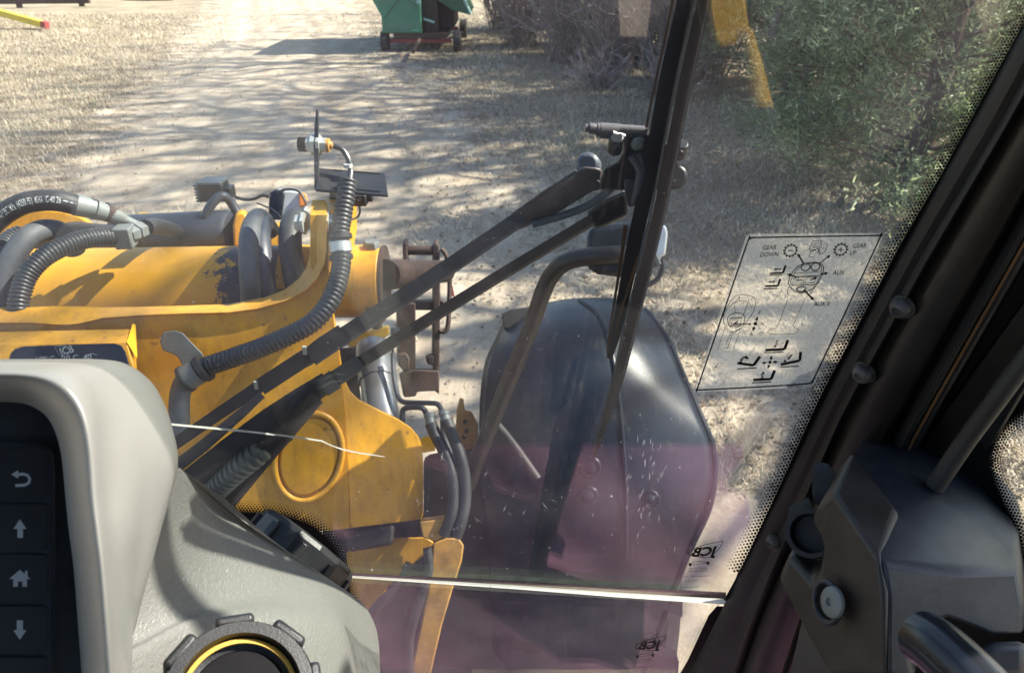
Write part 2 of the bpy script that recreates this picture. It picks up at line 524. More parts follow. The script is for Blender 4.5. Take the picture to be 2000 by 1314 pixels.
def dust_material():
    m, nt, b = nodes_of('dried_dust')
    out = nt.nodes['Material Output']
    tl = N(nt, 'ShaderNodeBsdfTranslucent'); tl.inputs[0].default_value = (.75, .72, .74, 1)
    tr = N(nt, 'ShaderNodeBsdfTransparent')
    mx = N(nt, 'ShaderNodeMixShader'); mx.inputs[0].default_value = .30
    nt.links.new(tr.outputs[0], mx.inputs[1]); nt.links.new(tl.outputs[0], mx.inputs[2])
    nt.links.new(mx.outputs[0], out.inputs['Surface'])
    return m
M['dust'] = dust_material()

M['screw'] = pbr('dusty_black_screw', (0.05, 0.048, 0.046), .5, .3, .3, 60, .3, 500, .7, (.13, .12, .11), 60)
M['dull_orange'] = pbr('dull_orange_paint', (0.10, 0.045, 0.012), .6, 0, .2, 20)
M['jet'] = pbr('washer_jet_plastic', (0.10, 0.09, 0.10), .35, 0, .2, 40, .1, 300, .4, (.2, .19, .2), 40)

M['tinted'] = glass_material('added_dimming_tint', tint=(.28, .30, .30), refl=.6)

M['plate_print'] = pbr('worn_plate_print', (0.20, 0.22, 0.22), .5, 0, .5, 90)
def mudguard_paint():
    m = pbr('mudguard_moulding', (0.005, 0.010, 0.020), .33, 0, .3, 6, .16, 420, .4, (.020, .024, .032), 5, 0, .28)
    nt = m.node_tree; b = nt.nodes['Principled BSDF']
    src = b.inputs['Base Color'].links[0].from_socket
    pos = geo_pos(nt)
    mp = N(nt, 'ShaderNodeMapping'); mp.inputs['Scale'].default_value = (34, 16, 3); nt.links.new(pos, mp.inputs['Vector'])
    f = ramp(nt, noise_tex(nt, 1.0, 8, .75, mp.outputs[0]), [(.54, (0, 0, 0)), (.74, (.6, .6, .6))])
    c = mixc(nt, f, src, (.075, .070, .066))
    f2 = ramp(nt, noise_tex(nt, 90, 6, .8, pos), [(.62, (0, 0, 0)), (.70, (.5, .5, .5))])
    c = mixc(nt, f2, c, (.11, .10, .09))
    nt.links.new(c, b.inputs['Base Color'])
    return m
M['mudguard'] = mudguard_paint()

M['stalk'] = pbr('dark_stalk_paint', (0.014, 0.011, 0.010), .5, 0, .3, 14, .1, 300, .35, (.05, .03, .018), 10)
# ================================================================== SETTING
def ground_material(name, track):
    m, nt, b = nodes_of(name)
    pos = geo_pos(nt)
    if track:
        mp = N(nt, 'ShaderNodeMapping'); mp.inputs['Rotation'].default_value = (0, 0, R(15)); mp.inputs['Scale'].default_value = (3.2, .35, 1)
        nt.links.new(pos, mp.inputs['Vector'])
        c = ramp(nt, noise_tex(nt, 1.1, 7, .62, mp.outputs[0]), [(.28, (.27, .21, .155)), (.5, (.40, .33, .25)), (.75, (.50, .425, .335))])
        f = ramp(nt, noise_tex(nt, 30, 6, .7, pos), [(.4, (0, 0, 0)), (.75, (.5, .5, .5))])
        c = mixc(nt, f, c, (.52, .46, .38))
        ra = N(nt, 'ShaderNodeAttribute'); ra.attribute_name = 'rut'
        mp2 = N(nt, 'ShaderNodeMapping'); mp2.inputs['Rotation'].default_value = (0, 0, R(15)); mp2.inputs['Scale'].default_value = (9, 1.3, 1)
        nt.links.new(pos, mp2.inputs['Vector'])
        rm = N(nt, 'ShaderNodeMath', operation='MULTIPLY'); nt.links.new(ra.outputs['Fac'], rm.inputs[0])
        nt.links.new(ramp(nt, noise_tex(nt, 1.0, 6, .7, mp2.outputs[0]), [(.35, (0, 0, 0)), (.62, (.75, .75, .75))]), rm.inputs[1])
        c = mixc(nt, rm.outputs[0], c, (.21, .17, .135))
        g = ramp(nt, noise_tex(nt, 2.2, 8, .7, pos), [(.46, (0, 0, 0)), (.70, (.75, .75, .75))])
        c = mixc(nt, g, c, (.27, .205, .145))
        l = ramp(nt, noise_tex(nt, 75, 5, .8, pos), [(.56, (0, 0, 0)), (.66, (.6, .6, .6))])
        c = mixc(nt, l, c, (.17, .12, .08))
    else:
        c = ramp(nt, noise_tex(nt, .9, 8, .65, pos), [(.3, (.20, .165, .12)), (.5, (.33, .27, .19)), (.72, (.44, .375, .27))])
        f = ramp(nt, noise_tex(nt, 45, 6, .75, pos), [(.42, (0, 0, 0)), (.7, (.75, .75, .75))])
        c = mixc(nt, f, c, (.13, .105, .08))
        gr = ramp(nt, noise_tex(nt, .35, 5, .6, pos), [(.56, (0, 0, 0)), (.72, (.30, .30, .30))])
        c = mixc(nt, gr, c, (.17, .18, .08))
    nt.links.new(c, b.inputs['Base Color'])
    b.inputs['Roughness'].default_value = .95
    b.inputs['Specular IOR Level'].default_value = .15
    bp = N(nt, 'ShaderNodeBump'); bp.inputs['Strength'].default_value = .55; bp.inputs['Distance'].default_value = .04 if not track else .02
    nt.links.new(noise_tex(nt, 16, 9, .75, pos), bp.inputs['Height']); nt.links.new(bp.outputs[0], b.inputs['Normal'])
    if track:
        # ragged edges: the grass shows through where the dirt runs out
        at = N(nt, 'ShaderNodeAttribute'); at.attribute_name = 'edge'
        s = N(nt, 'ShaderNodeMath', operation='ADD'); nt.links.new(at.outputs['Fac'], s.inputs[0])
        k = N(nt, 'ShaderNodeMath', operation='MULTIPLY'); k.inputs[1].default_value = 1.6
        nt.links.new(noise_tex(nt, 1.7, 9, .72, pos), k.inputs[0]); nt.links.new(k.outputs[0], s.inputs[1])
        st = N(nt, 'ShaderNodeMapRange'); st.inputs[1].default_value = 1.15; st.inputs[2].default_value = 1.45
        nt.links.new(s.outputs[0], st.inputs[0])
        tr = N(nt, 'ShaderNodeBsdfTransparent'); mx = N(nt, 'ShaderNodeMixShader')
        nt.links.new(st.outputs[0], mx.inputs[0]); nt.links.new(tr.outputs[0], mx.inputs[1]); nt.links.new(b.outputs[0], mx.inputs[2])
        nt.links.new(mx.outputs[0], nt.nodes['Material Output'].inputs['Surface'])
    return m

def track_x(y):
    return -0.15 - 0.27 * y
def hump(x, y):
    return 0.05 * mnoise.noise(Vector((x * .35, y * .35, 0))) + 0.02 * mnoise.noise(Vector((x * 1.3, y * 1.3, 3)))

# ground: fine sheet near, coarse skirt to the horizon, all one mesh
b = MB()
xs = np.concatenate([np.linspace(-300, -26, 7), np.linspace(-24, 22, 93), np.linspace(24, 300, 7)])
ys = np.concatenate([np.linspace(-120, -4, 6), np.linspace(-3, 45, 97), np.linspace(47, 400, 8)])
rows = [[Vector((x, y, hump(x, y) if -24 <= x <= 22 and -3 <= y <= 45 else 0.0)) for x in xs] for y in ys]
b.loft(rows)
ground = b.build('ground', ground_material('dry_grass_ground', False), kind='structure', sharp=180)
tag(ground, 'dry straw coloured grass ground either side of the dirt track', 'ground', kind='structure')
b = MB()
ys2 = np.linspace(-3, 45, 161)
rows = []; edge = []; rut = []
half = 4.6
ts = np.linspace(-1, 1, 121)
for y in ys2:
    r_ = []
    for t in ts:
        o_ = t * half; wob = .12 * math.sin(y * .35) + .05 * math.sin(y * 1.1 + 1)
        k = sum(a_ * math.exp(-((o_ - c_ - wob) / w_) ** 2) for c_, w_, a_ in ((-.95, .17, 1), (.75, .17, 1), (-.35, .09, .6), (1.5, .12, .6), (-1.9, .14, .45)))
        x = track_x(y) + o_
        r_.append(Vector((x, y, hump(x, y) + .016 - .012 * k))); rut.append(k); edge.append(1.08 - 1.05 * abs(t) ** 1.25)
    rows.append(r_)
b.loft(rows)
track = b.build('dirt_track', ground_material('pale_dirt', True), kind='structure', sharp=180)
att = track.data.attributes.new('edge', 'FLOAT', 'POINT'); att.data.foreach_set('value', edge)
att = track.data.attributes.new('rut', 'FLOAT', 'POINT'); att.data.foreach_set('value', rut)
tag(track, 'pale dirt track with wheel marks running past the green wagon', 'track', kind='structure')

# ------------------------------------------------------------------ dead grass
def grass_material():
    m, nt, b = nodes_of('dead_grass_blades')
    at = N(nt, 'ShaderNodeAttribute'); at.attribute_name = 'tone'
    c = ramp(nt, at.outputs['Fac'], [(0, (.17, .13, .10)), (.4, (.35, .28, .20)), (.8, (.51, .42, .305)), (.93, (.62, .54, .42)), (1, (.20, .22, .08))])
    nt.links.new(c, b.inputs['Base Color']); b.inputs['Roughness'].default_value = .6
    return m
rng = np.random.default_rng(11)
def make_grass(n):
    # density follows the picture: more blades nearby
    y = 3.0 + 24 * rng.random(n) ** 1.5
    x = (rng.random(n) * 2 - 1) * (0.80 * y + 1.5)
    dist = np.abs(x - (-0.15 - 0.27 * y))
    clump = np.array([mnoise.noise(Vector((a * .8, b_ * .8, 5))) for a, b_ in zip(x, y)])
    keep = (dist + clump * 1.3 > 1.5 + rng.random(n) ** 1.5 * 2.6) | (rng.random(n) < .03)
    x, y, clump = x[keep], y[keep], clump[keep]
    n = len(x)
    z = np.array([hump(a, b_) for a, b_ in zip(x, y)])
    L = (0.05 + .10 * rng.random(n)) * (1 + .5 * clump) * (.8 + y * .012)
    az = rng.random(n) * 2 * math.pi
    lean = np.clip(rng.normal(1.05, .35, n), .1, 1.5)
    d = np.stack([np.cos(az) * np.sin(lean), np.sin(az) * np.sin(lean), np.cos(lean)], 1)
    w = (0.0018 + .0016 * rng.random(n)) * (.9 + y * .055)
    side = np.stack([-np.sin(az), np.cos(az), np.zeros(n)], 1)
    p0 = np.stack([x, y, z - .005], 1)
    mid = p0 + d * (L * .55)[:, None]; mid[:, 2] += L * .10
    tip = p0 + d * L[:, None]; tip[:, 2] -= L * .08 * lean
    tip[:, 2] = np.maximum(tip[:, 2], z + .006)
    mid[:, 2] = np.maximum(mid[:, 2], z + .010)
    a = p0 - side * w[:, None]; b_ = p0 + side * w[:, None]
    c = mid - side * (w * .8)[:, None]; e = mid + side * (w * .8)[:, None]
    V = np.stack([a, b_, e, c, tip], 1).reshape(-1, 3)
    base = np.arange(n) * 5
    tris = np.stack([base, base + 1, base + 2, base, base + 2, base + 3, base + 3, base + 2, base + 4], 1).reshape(-1)
    me = bpy.data.meshes.new('dead_grass')
    me.vertices.add(len(V)); me.vertices.foreach_set('co', V.ravel())
    me.loops.add(len(tris)); me.loops.foreach_set('vertex_index', tris)
    nf = len(tris) // 3
    me.polygons.add(nf); me.polygons.foreach_set('loop_start', np.arange(nf) * 3)
    me.update(); me.validate()
    tone = np.clip(rng.normal(.50, .24, n) + clump * .45, 0, .95)
    tone = np.where(rng.random(n) < .04, 1.0, tone)
    at = me.attributes.new('tone', 'FLOAT', 'POINT'); at.data.foreach_set('value', np.repeat(tone, 5))
    me.materials.append(grass_material())
    o = bpy.data.objects.new('dead_grass', me); COL.objects.link(o)
    return tag(o, 'matted dead grass with dry straw blades beside the dirt track', 'grass', kind='stuff')
make_grass(420000)

# fallen leaves and twigs
def make_litter(n):
    y = 3.2 + 15 * rng.random(n) ** 1.4
    x = (rng.random(n) * 2 - 1) * (.78 * y + 1)
    right = (x > track_x(y) + 1.2) | (rng.random(n) < .12)
    x, y = x[right], y[right]; n = len(x)
    z = np.array([hump(a, b_) for a, b_ in zip(x, y)]) + .02 + .03 * rng.random(n)
    C = np.stack([x, y, z], 1)
    az = rng.random(n) * 6.283; L = .010 + .018 * rng.random(n); w = L * (.3 + .3 * rng.random(n))
    d = np.stack([np.cos(az), np.sin(az), rng.normal(0, .35, n)], 1); sd = np.stack([-np.sin(az), np.cos(az), rng.normal(0, .5, n)], 1)
    up = np.zeros((n, 3)); up[:, 2] = L * .25
    a = C - d * L[:, None] + up; b_ = C + sd * w[:, None]; c = C + d * L[:, None] + up; e = C - sd * w[:, None]
    V = np.stack([a, b_, c, a, c, e], 1).reshape(-1, 3)
    tone = np.repeat(rng.random(n), 6)
    me = tri_mesh('leaf_litter', V, tone, leaf_material('fallen_leaves', (.10, .065, .04), (.30, .20, .12), (.58, .48, .36)))
    o = bpy.data.objects.new('leaf_litter', me); COL.objects.link(o)
    tag(o, 'brown fallen leaves scattered over the grass and track', 'leaves', kind='stuff')

# ------------------------------------------------------------------ trees
def leaf_material(name, lo, mid_, hi):
    m, nt, b = nodes_of(name)
    at = N(nt, 'ShaderNodeAttribute'); at.attribute_name = 'tone'
    c = ramp(nt, at.outputs['Fac'], [(0, lo), (.5, mid_), (1, hi)])
    nt.links.new(c, b.inputs['Base Color']); b.inputs['Roughness'].default_value = .5
    tl = N(nt, 'ShaderNodeBsdfTranslucent'); nt.links.new(c, tl.inputs[0])
    mx = N(nt, 'ShaderNodeMixShader'); mx.inputs[0].default_value = .5
    nt.links.new(b.outputs[0], mx.inputs[1]); nt.links.new(tl.outputs[0], mx.inputs[2])
    nt.links.new(mx.outputs[0], nt.nodes['Material Output'].inputs['Surface'])
    return m
M['cedar_leaf'] = leaf_material('cedar_foliage', (.105, .135, .075), (.26, .30, .17), (.60, .65, .40))

def tri_mesh(name, V, tone, mat):
    n = len(V) // 3
    me = bpy.data.meshes.new(name)
    me.vertices.add(len(V)); me.vertices.foreach_set('co', V.ravel())
    me.loops.add(len(V)); me.loops.foreach_set('vertex_index', np.arange(len(V)))
    me.polygons.add(n); me.polygons.foreach_set('loop_start', np.arange(n) * 3)
    me.update(); me.validate()
    at = me.attributes.new('tone', 'FLOAT', 'POINT'); at.data.foreach_set('value', tone)
    me.materials.append(mat)
    return me

make_litter(22000)

def branch_path(p, d, L, n, wob, rg, droop=0.0):
    pts = [np.array(p, float)]; d = np.array(d, float); d /= np.linalg.norm(d)
    for i in range(n):
        d = d + rg.normal(0, wob, 3) + np.array([0, 0, -droop]); d /= np.linalg.norm(d)
        pts.append(pts[-1] + d * L / n)
    return pts, d

def cedar(x, y, H, rad, seed, label, nclump=2300, leaf=.05):
    rg = np.random.default_rng(seed)
    root = empty('cedar_tree', (x, y, 0), label, 'tree', 'cedar trees at the edge of the wood')
    tb = MB()
    tb.tube([(x, y, -.05), (x + .03, y, H * .3), (x - .04, y + .05, H * .65), (x, y, H * .97)], [.13 * rad / 1.6, .10, .06, .01], 9)
    cl = []; 
    nl = int(46 * rad)
    for i in range(nl):
        h = H * (.04 + .92 * (i / nl) ** 1.05)
        az = i * 2.399 + rg.normal(0, .3)
        prof = rad * (1 - (h / H) ** 1.5) * (.8 + .35 * rg.random()) + .12
        start = np.array([x, y, h * .92])
        path, _ = branch_path(start, (math.cos(az), math.sin(az), .25 + .5 * h / H), prof, 4, .12, rg, .02)
        tb.tube([Vector(p) for p in path], [.028, .02, .014, .009, .004], 5)
        k = max(4, int(nclump / nl))
        for j in range(k):
            t = .25 + .8 * rg.random() ** .7
            a = path[0] + (path[-1] - path[0]) * t
            cl.append(a + rg.normal(0, .17 * rad / 1.6, 3) * np.array([1, 1, .8]))
    tb.build('trunk', M['bark_red'], root)
    C = np.array(cl); n = len(C)
    C[:, 2] = np.maximum(C[:, 2], .10)
    dirs = C - np.array([x, y, 0]); dirs[:, 2] = 0; dirs /= np.linalg.norm(dirs, axis=1)[:, None] + 1e-6
    dirs[:, 2] += rg.normal(.35, .35, n)
    k = 20
    D = np.repeat(dirs, k, 0) + rg.normal(0, .75, (n * k, 3)); D /= np.linalg.norm(D, axis=1)[:, None]
    O = np.repeat(C, k, 0) + rg.normal(0, leaf * 1.3, (n * k, 3))
    L = leaf * (1.0 + 1.4 * rg.random(n * k))
    S = np.cross(D, rg.normal(0, 1, (n * k, 3))); S /= np.linalg.norm(S, axis=1)[:, None]
    w = leaf * .20 * (0.7 + .6 * rg.random(n * k))
    V = np.stack([O - S * w[:, None], O + S * w[:, None], O + D * L[:, None]], 1).reshape(-1, 3)
    tone = np.repeat(np.clip(np.repeat(rg.normal(.42, .2, n), k) + rg.normal(0, .15, n * k), 0, 1), 3)
    me = tri_mesh('crown', V - np.array([x, y, 0]), tone, M['cedar_leaf'])
    o = bpy.data.objects.new('crown', me); COL.objects.link(o); o.parent = root
    o.location = (0, 0, 0)
    return root

cedar(4.05, 7.6, 5.2, 1.75, 3, 'big pale green cedar nearest the cab with foliage down to the ground', 4200, .048)
cedar(5.9, 9.8, 6.2, 1.9, 4, 'tall cedar standing right behind the big nearest cedar', 2600, .055)
cedar(4.6, 13.2, 6.5, 1.6, 5, 'dark cedar in the shade between the wiper blade and the big cedar', 2300, .06)
cedar(7.9, 13.0, 7.0, 2.2, 6, 'tall cedar at the back right edge of the wood', 2300, .065)
cedar(2.6, 17.5, 5.5, 1.5, 8, 'slim dark cedar at the back behind the bare brush', 1600, .07)
cedar(6.0, 18.5, 6.5, 2.2, 9, 'broad dark cedar closing the wood behind the slim trunks', 1800, .075)

def bare_tree(x, y, H, r0, seed, label, lean=(0, 0), first=.35, nb=9, group='bare trees along the track', depth=3, name='bare_tree'):
    rg = np.random.default_rng(seed)
    root = empty(name, (x, y, 0), label, 'tree', group)
    tb = MB()
    path, _ = branch_path((x, y, -.1), (lean[0], lean[1], 1), H, 8, .06, rg)
    tb.tube([Vector(p) for p in path], [r0 * (1 - .85 * i / 8) for i in range(9)], 9)
    tb.build('trunk', M['bark'], root)
    cb = MB()
    def grow(p, d, L, r, lvl):
        pts, dd = branch_path(p, d, L, 4, .16, rg)
        cb.tube([Vector(q) for q in pts], [r, r * .8, r * .6, r * .42, r * .2], 5 if lvl > 1 else 4, caps=False)
        if lvl == 0: return
        for _ in range(4 if lvl > 1 else 5):
            i = rg.integers(1, 5); t = pts[i]
            nd = np.array(pts[i]) - np.array(pts[i - 1]); nd /= np.linalg.norm(nd)
            nd = nd + rg.normal(0, .55, 3) + np.array([0, 0, .12])
            grow(t, nd, L * (.5 + .2 * rg.random()), r * .6, lvl - 1)
    for i in range(nb):
        t = first + (1 - first) * (i + rg.random()) / nb
        k = min(int(t * 8), 7); p = path[k] + (path[k + 1] - path[k]) * (t * 8 - k)
        az = i * 2.4 + rg.normal(0, .4)
        grow(p, (math.cos(az), math.sin(az), .5 + .5 * rg.random()), H * .34 * (1.1 - .5 * t), r0 * .68 * (1.15 - t), depth - 1)
    cb.build('crown', M['bark'], root)
    return root

bare_spots = [  # east of the frame, their shadows cross the track
    (7.0, 5.0, 14.0, .17, .30, 'bare grey tree closest to the cab on the east side'),
    (8.0, 5.7, 15.0, .19, .35, 'bare grey tree behind the first one on the east side'),
    (8.3, 14.2, 16.0, .16, .42, 'slender bare tree among the cedars'),
    (10.6, 11.6, 17.0, .20, .40, 'stout bare tree behind the slender one'),
    (9.4, 12.6, 15.5, .16, .40, 'forked bare tree right of the tall cedar'),
    (11.0, 14.4, 17.0, .20, .35, 'thick bare tree behind the cedars on the east side'),
    (9.8, 16.0, 16.0, .17, .33, 'bare tree at the far east end of the cedars'),
    (9.0, 18.2, 16.0, .18, .30, 'tall bare tree up the track on the east side'),
    (10.4, 20.4, 17.0, .18, .30, 'bare tree past the tall one up the track'),
    (9.2, 23.4, 15.0, .17, .30, 'last but one bare tree up the track on the east side'),
    (9.6, 27.0, 16.0, .19, .28, 'farthest bare tree up the track on the east side')]
for i, (x, y, H, r0, fst, lab) in enumerate(bare_spots):
    bare_tree(x, y, H, r0, 20 + i, lab, (rng.normal(0, .05), rng.normal(0, .05)), fst, 17)
# slim trunks inside the wood
bare_tree(4.55, 12.3, 6.5, .065, 41, 'slim grey trunk in the wood just left of the big cedar', (.05, 0), .30, 7, 'slim trunks in the wood', 2)
bare_tree(3.75, 12.0, 6.0, .07, 42, 'slim dark trunk in the wood right of the wiper blade', (-.02, 0), .35, 6, 'slim trunks in the wood', 2)
bare_tree(2.2, 16.3, 6.0, .06, 43, 'slim leaning trunk among the brush left of the wiper blade', (.1, 0), .25, 7, 'slim trunks in the wood', 2)

def shrub(x, y, H, rad, seed, label, n=70):
    rg = np.random.default_rng(seed)
    root = empty('bare_shrub', (x, y, 0), label, 'shrub', 'bare brush at the edge of the wood')
    cb = MB()
    for i in range(n):
        az = rg.random() * 6.283; q = rg.random() ** .6
        d = (math.cos(az) * q * rad / H, math.sin(az) * q * rad / H, 1)
        pts, dd = branch_path((x + rg.normal(0, .15 * rad), y + rg.normal(0, .15 * rad), -.03), d, H * (.6 + .5 * rg.random()), 5, .12, rg)
        r = .010 + .008 * rg.random()
        cb.tube([Vector(p) for p in pts], [r, r * .85, r * .7, r * .5, r * .35, r * .2], 3, caps=False)
        for j in range(5):
            k = rg.integers(1, 6)
            q2, _ = branch_path(pts[k], np.array(pts[k]) - np.array(pts[k - 1]) + rg.normal(0, .35 * H / 5, 3), H * .35, 3, .2, rg)
            cb.tube([Vector(p) for p in q2], [r * .5, r * .4, r * .3, r * .15], 3, caps=False)
    cb.build('stems', M['twig'], root)
shr = [(1.1, 17.0, 2.6, 1.1, 'thin bare brush just right of the green wagon'),
       (2.0, 15.6, 2.8, 1.2, 'greyish bare brush in front of the slim cedar'),
       (3.0, 15.0, 2.6, 1.2, 'bare brush left of the wiper blade under the trees'),
       (0.2, 19.5, 2.4, 1.1, 'low bare brush behind the wagon chute'),
       (3.6, 14.6, 2.4, .9, 'tangled bare brush behind the wiper blade'),
       (1.6, 19.8, 3.0, 1.3, 'far bare brush between wagon and cedars'),
       (5.3, 14.8, 2.8, 1.0, 'twiggy bare brush above the yellow reflection'),
       (3.9, 16.9, 3.0, 1.2, 'dense bare brush deep in the wood'),
       (6.6, 11.6, 3.6, 1.0, 'tall twiggy brush poking out above the big cedar'),
       (5.1, 11.4, 3.4, .8, 'pale twiggy brush left of the big cedar top'),
       (-.2, 22.5, 2.6, 1.3, 'wide bare brush beyond the wagon at the bend'),
       (1.0, 23.0, 3.2, 1.5, 'tallest bare brush at the back of the clearing'),
       (2.4, 21.6, 3.0, 1.4, 'bare brush behind the slim dark cedar'),
       (2.9, 18.6, 2.6, 1.3, 'brown bare brush between the two far cedars'),
       (1.7, 17.3, 2.2, 1.2, 'low spreading bare brush left of the slim cedar'),
       (2.6, 13.3, .9, .8, 'knee high dry weeds at the edge of the shade'),
       (1.5, 13.9, .7, .7, 'low dry weeds out on the open grass')]
for i, (x, y, H, rd, lab) in enumerate(shr):
    shrub(x, y, H, rd, 60 + i, lab, 130 if H > 1 else 60)

# ------------------------------------------------------------------ gravity wagon
wx, wy = -2.86, 18.3
wag = empty('grain_wagon', (wx + .6, wy + 1, 0), 'faded green gravity grain wagon with a side chute parked by the track', 'wagon')
def V3(x, y, z): return Vector((wx + x, wy + y, z))
# local x: 0 = left side of the chassis, 1.56 right; y 0 near end, 3.2 far
b = MB()
prof = [(-.03, .42), (.84, .42), (.84, 2.35), (-.62, 2.35), (-.28, 1.25), (-.03, .78)]
b.prism([V3(x, 0, z) for x, z in prof], [V3(x, 3.0, z) for x, z in prof])
hop = b.build('hopper', M['green'], wag, bevel=.015)
for (p, q) in (((.02, .75), (.42, 1.20)), ((.42, 1.2), (.75, .95)), ((-.26, 1.30), (1.0, 1.36)), ((.0, .47), (.8, .47))):
    b = MB(); b.tube([V3(p[0], -.02, p[1]), V3(q[0], -.02, q[1])], .028, 6)
    b.build('stiffener', M['green'], hop)
b = MB(); b.box(V3(.815, -.03, 1.65), (.04, 0, 0), (0, .02, 0), (0, 0, .62)); b.build('corner_post', M['pale_green'], hop)
b = MB()   # sloping floor of the hopper, behind; dark colour stands in for its shade
b.prism([V3(x, .9, z) for x, z in [(.84, .78), (1.35, 1.15), (2.0, 2.35), (.84, 2.35)]], [V3(x, 3.0, z) for x, z in [(.84, .78), (1.35, 1.15), (2.0, 2.35), (.84, 2.35)]])
b.build('hopper_slope', M['rust'], wag, bevel=.01)
b = MB()   # chute to the right
pr = [(1.92, .76), (1.52, .86), (1.22, 1.04), (1.02, 1.27), (.95, 2.1), (1.32, 2.1)]
b.prism([V3(x, .4, z) for x, z in pr], [V3(x, 2.4, z) for x, z in pr])
ch = b.build('chute', M['green_dark'], wag, bevel=.01)
b = MB(); b.tube([V3(1.93, .37, .78), V3(1.33, .37, 2.1)], .032, 6); b.build('chute_rim', M['pale_green'], ch)
b = MB(); b.tube([V3(.88, .2, .70), V3(1.12, .2, .62)], .028, 6); b.build('drain_pipe', M['pale_green'], wag)
b = MB()
b.box(V3(.80, 1.5, .36), (.60, 0, 0), (0, 1.45, 0), (0, 0, .05))
b.box(V3(1.02, 1.2, .75), (.16, 0, 0), (0, .8, 0), (0, 0, .42)); b.box(V3(1.35, 1.8, .72), (.16, 0, 0), (0, .8, 0), (0, 0, .28))
b.build('chassis', M['rust'], wag)
for yy in (.25, 2.7):
    b = MB(); b.box(V3(.78, yy, .235), (.70, 0, 0), (0, .05, 0), (0, 0, .04)); b.build('axle', M['red'], wag)
    for xx in (-.02, 1.62):
        b = MB(); c = V3(xx, yy, .225)
        b.lathe(c - Vector((.085, 0, 0)), (1, 0, 0), [(0, .14), (.0, .20), (.03, .225), (.14, .225), (.17, .20), (.17, .14)], 28)
        wh = b.build('wheel', M['tyre'], wag)
        b = MB(); b.lathe(c - Vector((.07, 0, 0)), (1, 0, 0), [(0, .04), (.0, .13), (.14, .13), (.14, .04)], 20); b.build('rim', M['red'], wh)
b = MB(); b.tube([V3(.8, -.1, .30), V3(.8, -1.4, .22)], .04, 8); b.build('tongue', M['rust'], wag)

# yellow pole and rails at upper left
pA = on_z(92, 50, .12); pB = pA + Vector((-3.6, .9, .75))
b = MB(); ax = (pA - pB).normalized(); sd = Vector((0, 0, 1)).cross(ax).normalized(); up = ax.cross(sd)
def beam(mb, a, c, w, h):
    a = Vector(a); c = Vector(c); t = (c - a).normalized(); s = t.cross(Vector((0, 0, 1))).normalized(); u = s.cross(t)
    mb.box((a + c) / 2, (c - a) / 2, s * w, u * h)
beam(b, pB, pA - ax * .14, .085, .085)
yp = b.build('barrier_beam', M['yellow_pole'], None, bevel=.01)
b = MB(); beam(b, pA - ax * .14, pA, .087, .087); 
rp = b.build('end_cap', M['red'], yp); 
tag(yp, 'weathered yellow steel beam with a red tip lying in the dry grass', 'beam')
b = MB(); q0 = on_z(178, 14, .0); beam(b, q0 + Vector((-5.5, -.6, .22)), q0 + Vector((0, 0, .22)), .09, .10)
rl = b.build('steel_rail', M['rust'], None, bevel=.008)
for t in (.3, 2.4, 4.6):
    b = MB(); c = q0 + Vector((-t, -t * .11, .06)); b.box(c, (.06, 0, 0), (0, .10, 0), (0, 0, .065))
    b.build('support_block', M['rust'], rl)
tag(rl, 'dark rusty steel rail on blocks at the far edge of the grass', 'rail')
b = MB(); c = on_z(292, 2, 0)
b.tube([c + Vector((-.95, .1, .13)), c + Vector((-.4, .12, .15)), c + Vector((.2, .08, .14)), c + Vector((.9, .1, .12))], [.11, .14, .13, .10], 12)
lg = b.build('dark_log_shape', M['bark'])  # log shape chosen for an unidentified dark form
tag(lg, 'short dark log shape beside the track beyond the grass', 'log')
# ================================================================== LOADER, FRONT FRAME
loader = empty('wheel_loader', (-0.4, 0.6, 0.0), 'yellow wheel loader with its cab around the viewer and black mudguard ahead', 'loader')
z1 = zz(0, 340, 3.458); z2 = zz(350, 180, 3.458); z3 = zz(280, 500, 2.527); z6 = zz(700, 480, 1.877); z6b = zz(660, 600, 4.38)
zH = zz(0, 370, 6.25)
def px3(pts, d):
    return [P(x, y, d) for x, y in pts]
def smooth_tube(name, pts, r, mat, parent=loader, n=40, seg=14, label=None, radii=None):
    """pts: (x, y, depth) or Vectors"""
    v = [P(*p) if len(p) == 3 and not isinstance(p, Vector) else p for p in pts]
    c = catmull(v, n)
    b = MB()
    if radii is not None:
        rr = np.interp(np.linspace(0, 1, len(c)), np.linspace(0, 1, len(radii)), radii)
    else:
        rr = r
    b.tube([Vector(p) for p in c], rr, seg)
    return b.build(name, mat, parent, label)
def corrugated(name, pts, r, pitch, mat, parent=loader, label=None, seg=14, amp=.13):
    c = catmull([P(*p) for p in pts], 120)
    _, L = resample(c, 10)
    nr = max(4, int(L / pitch))
    c, _ = resample(c, nr * 5 + 1)
    rr = [r * (1 + (amp if (i % 5) in (1, 2, 3) else -amp) * .5) for i in range(len(c))]
    b = MB(); b.tube([Vector(p) for p in c], rr, seg)
    return b.build(name, mat, parent, label, sharp=60)

WP = Plane(P(300, 800, 1.72), (0.12, -0.93, 0.30))
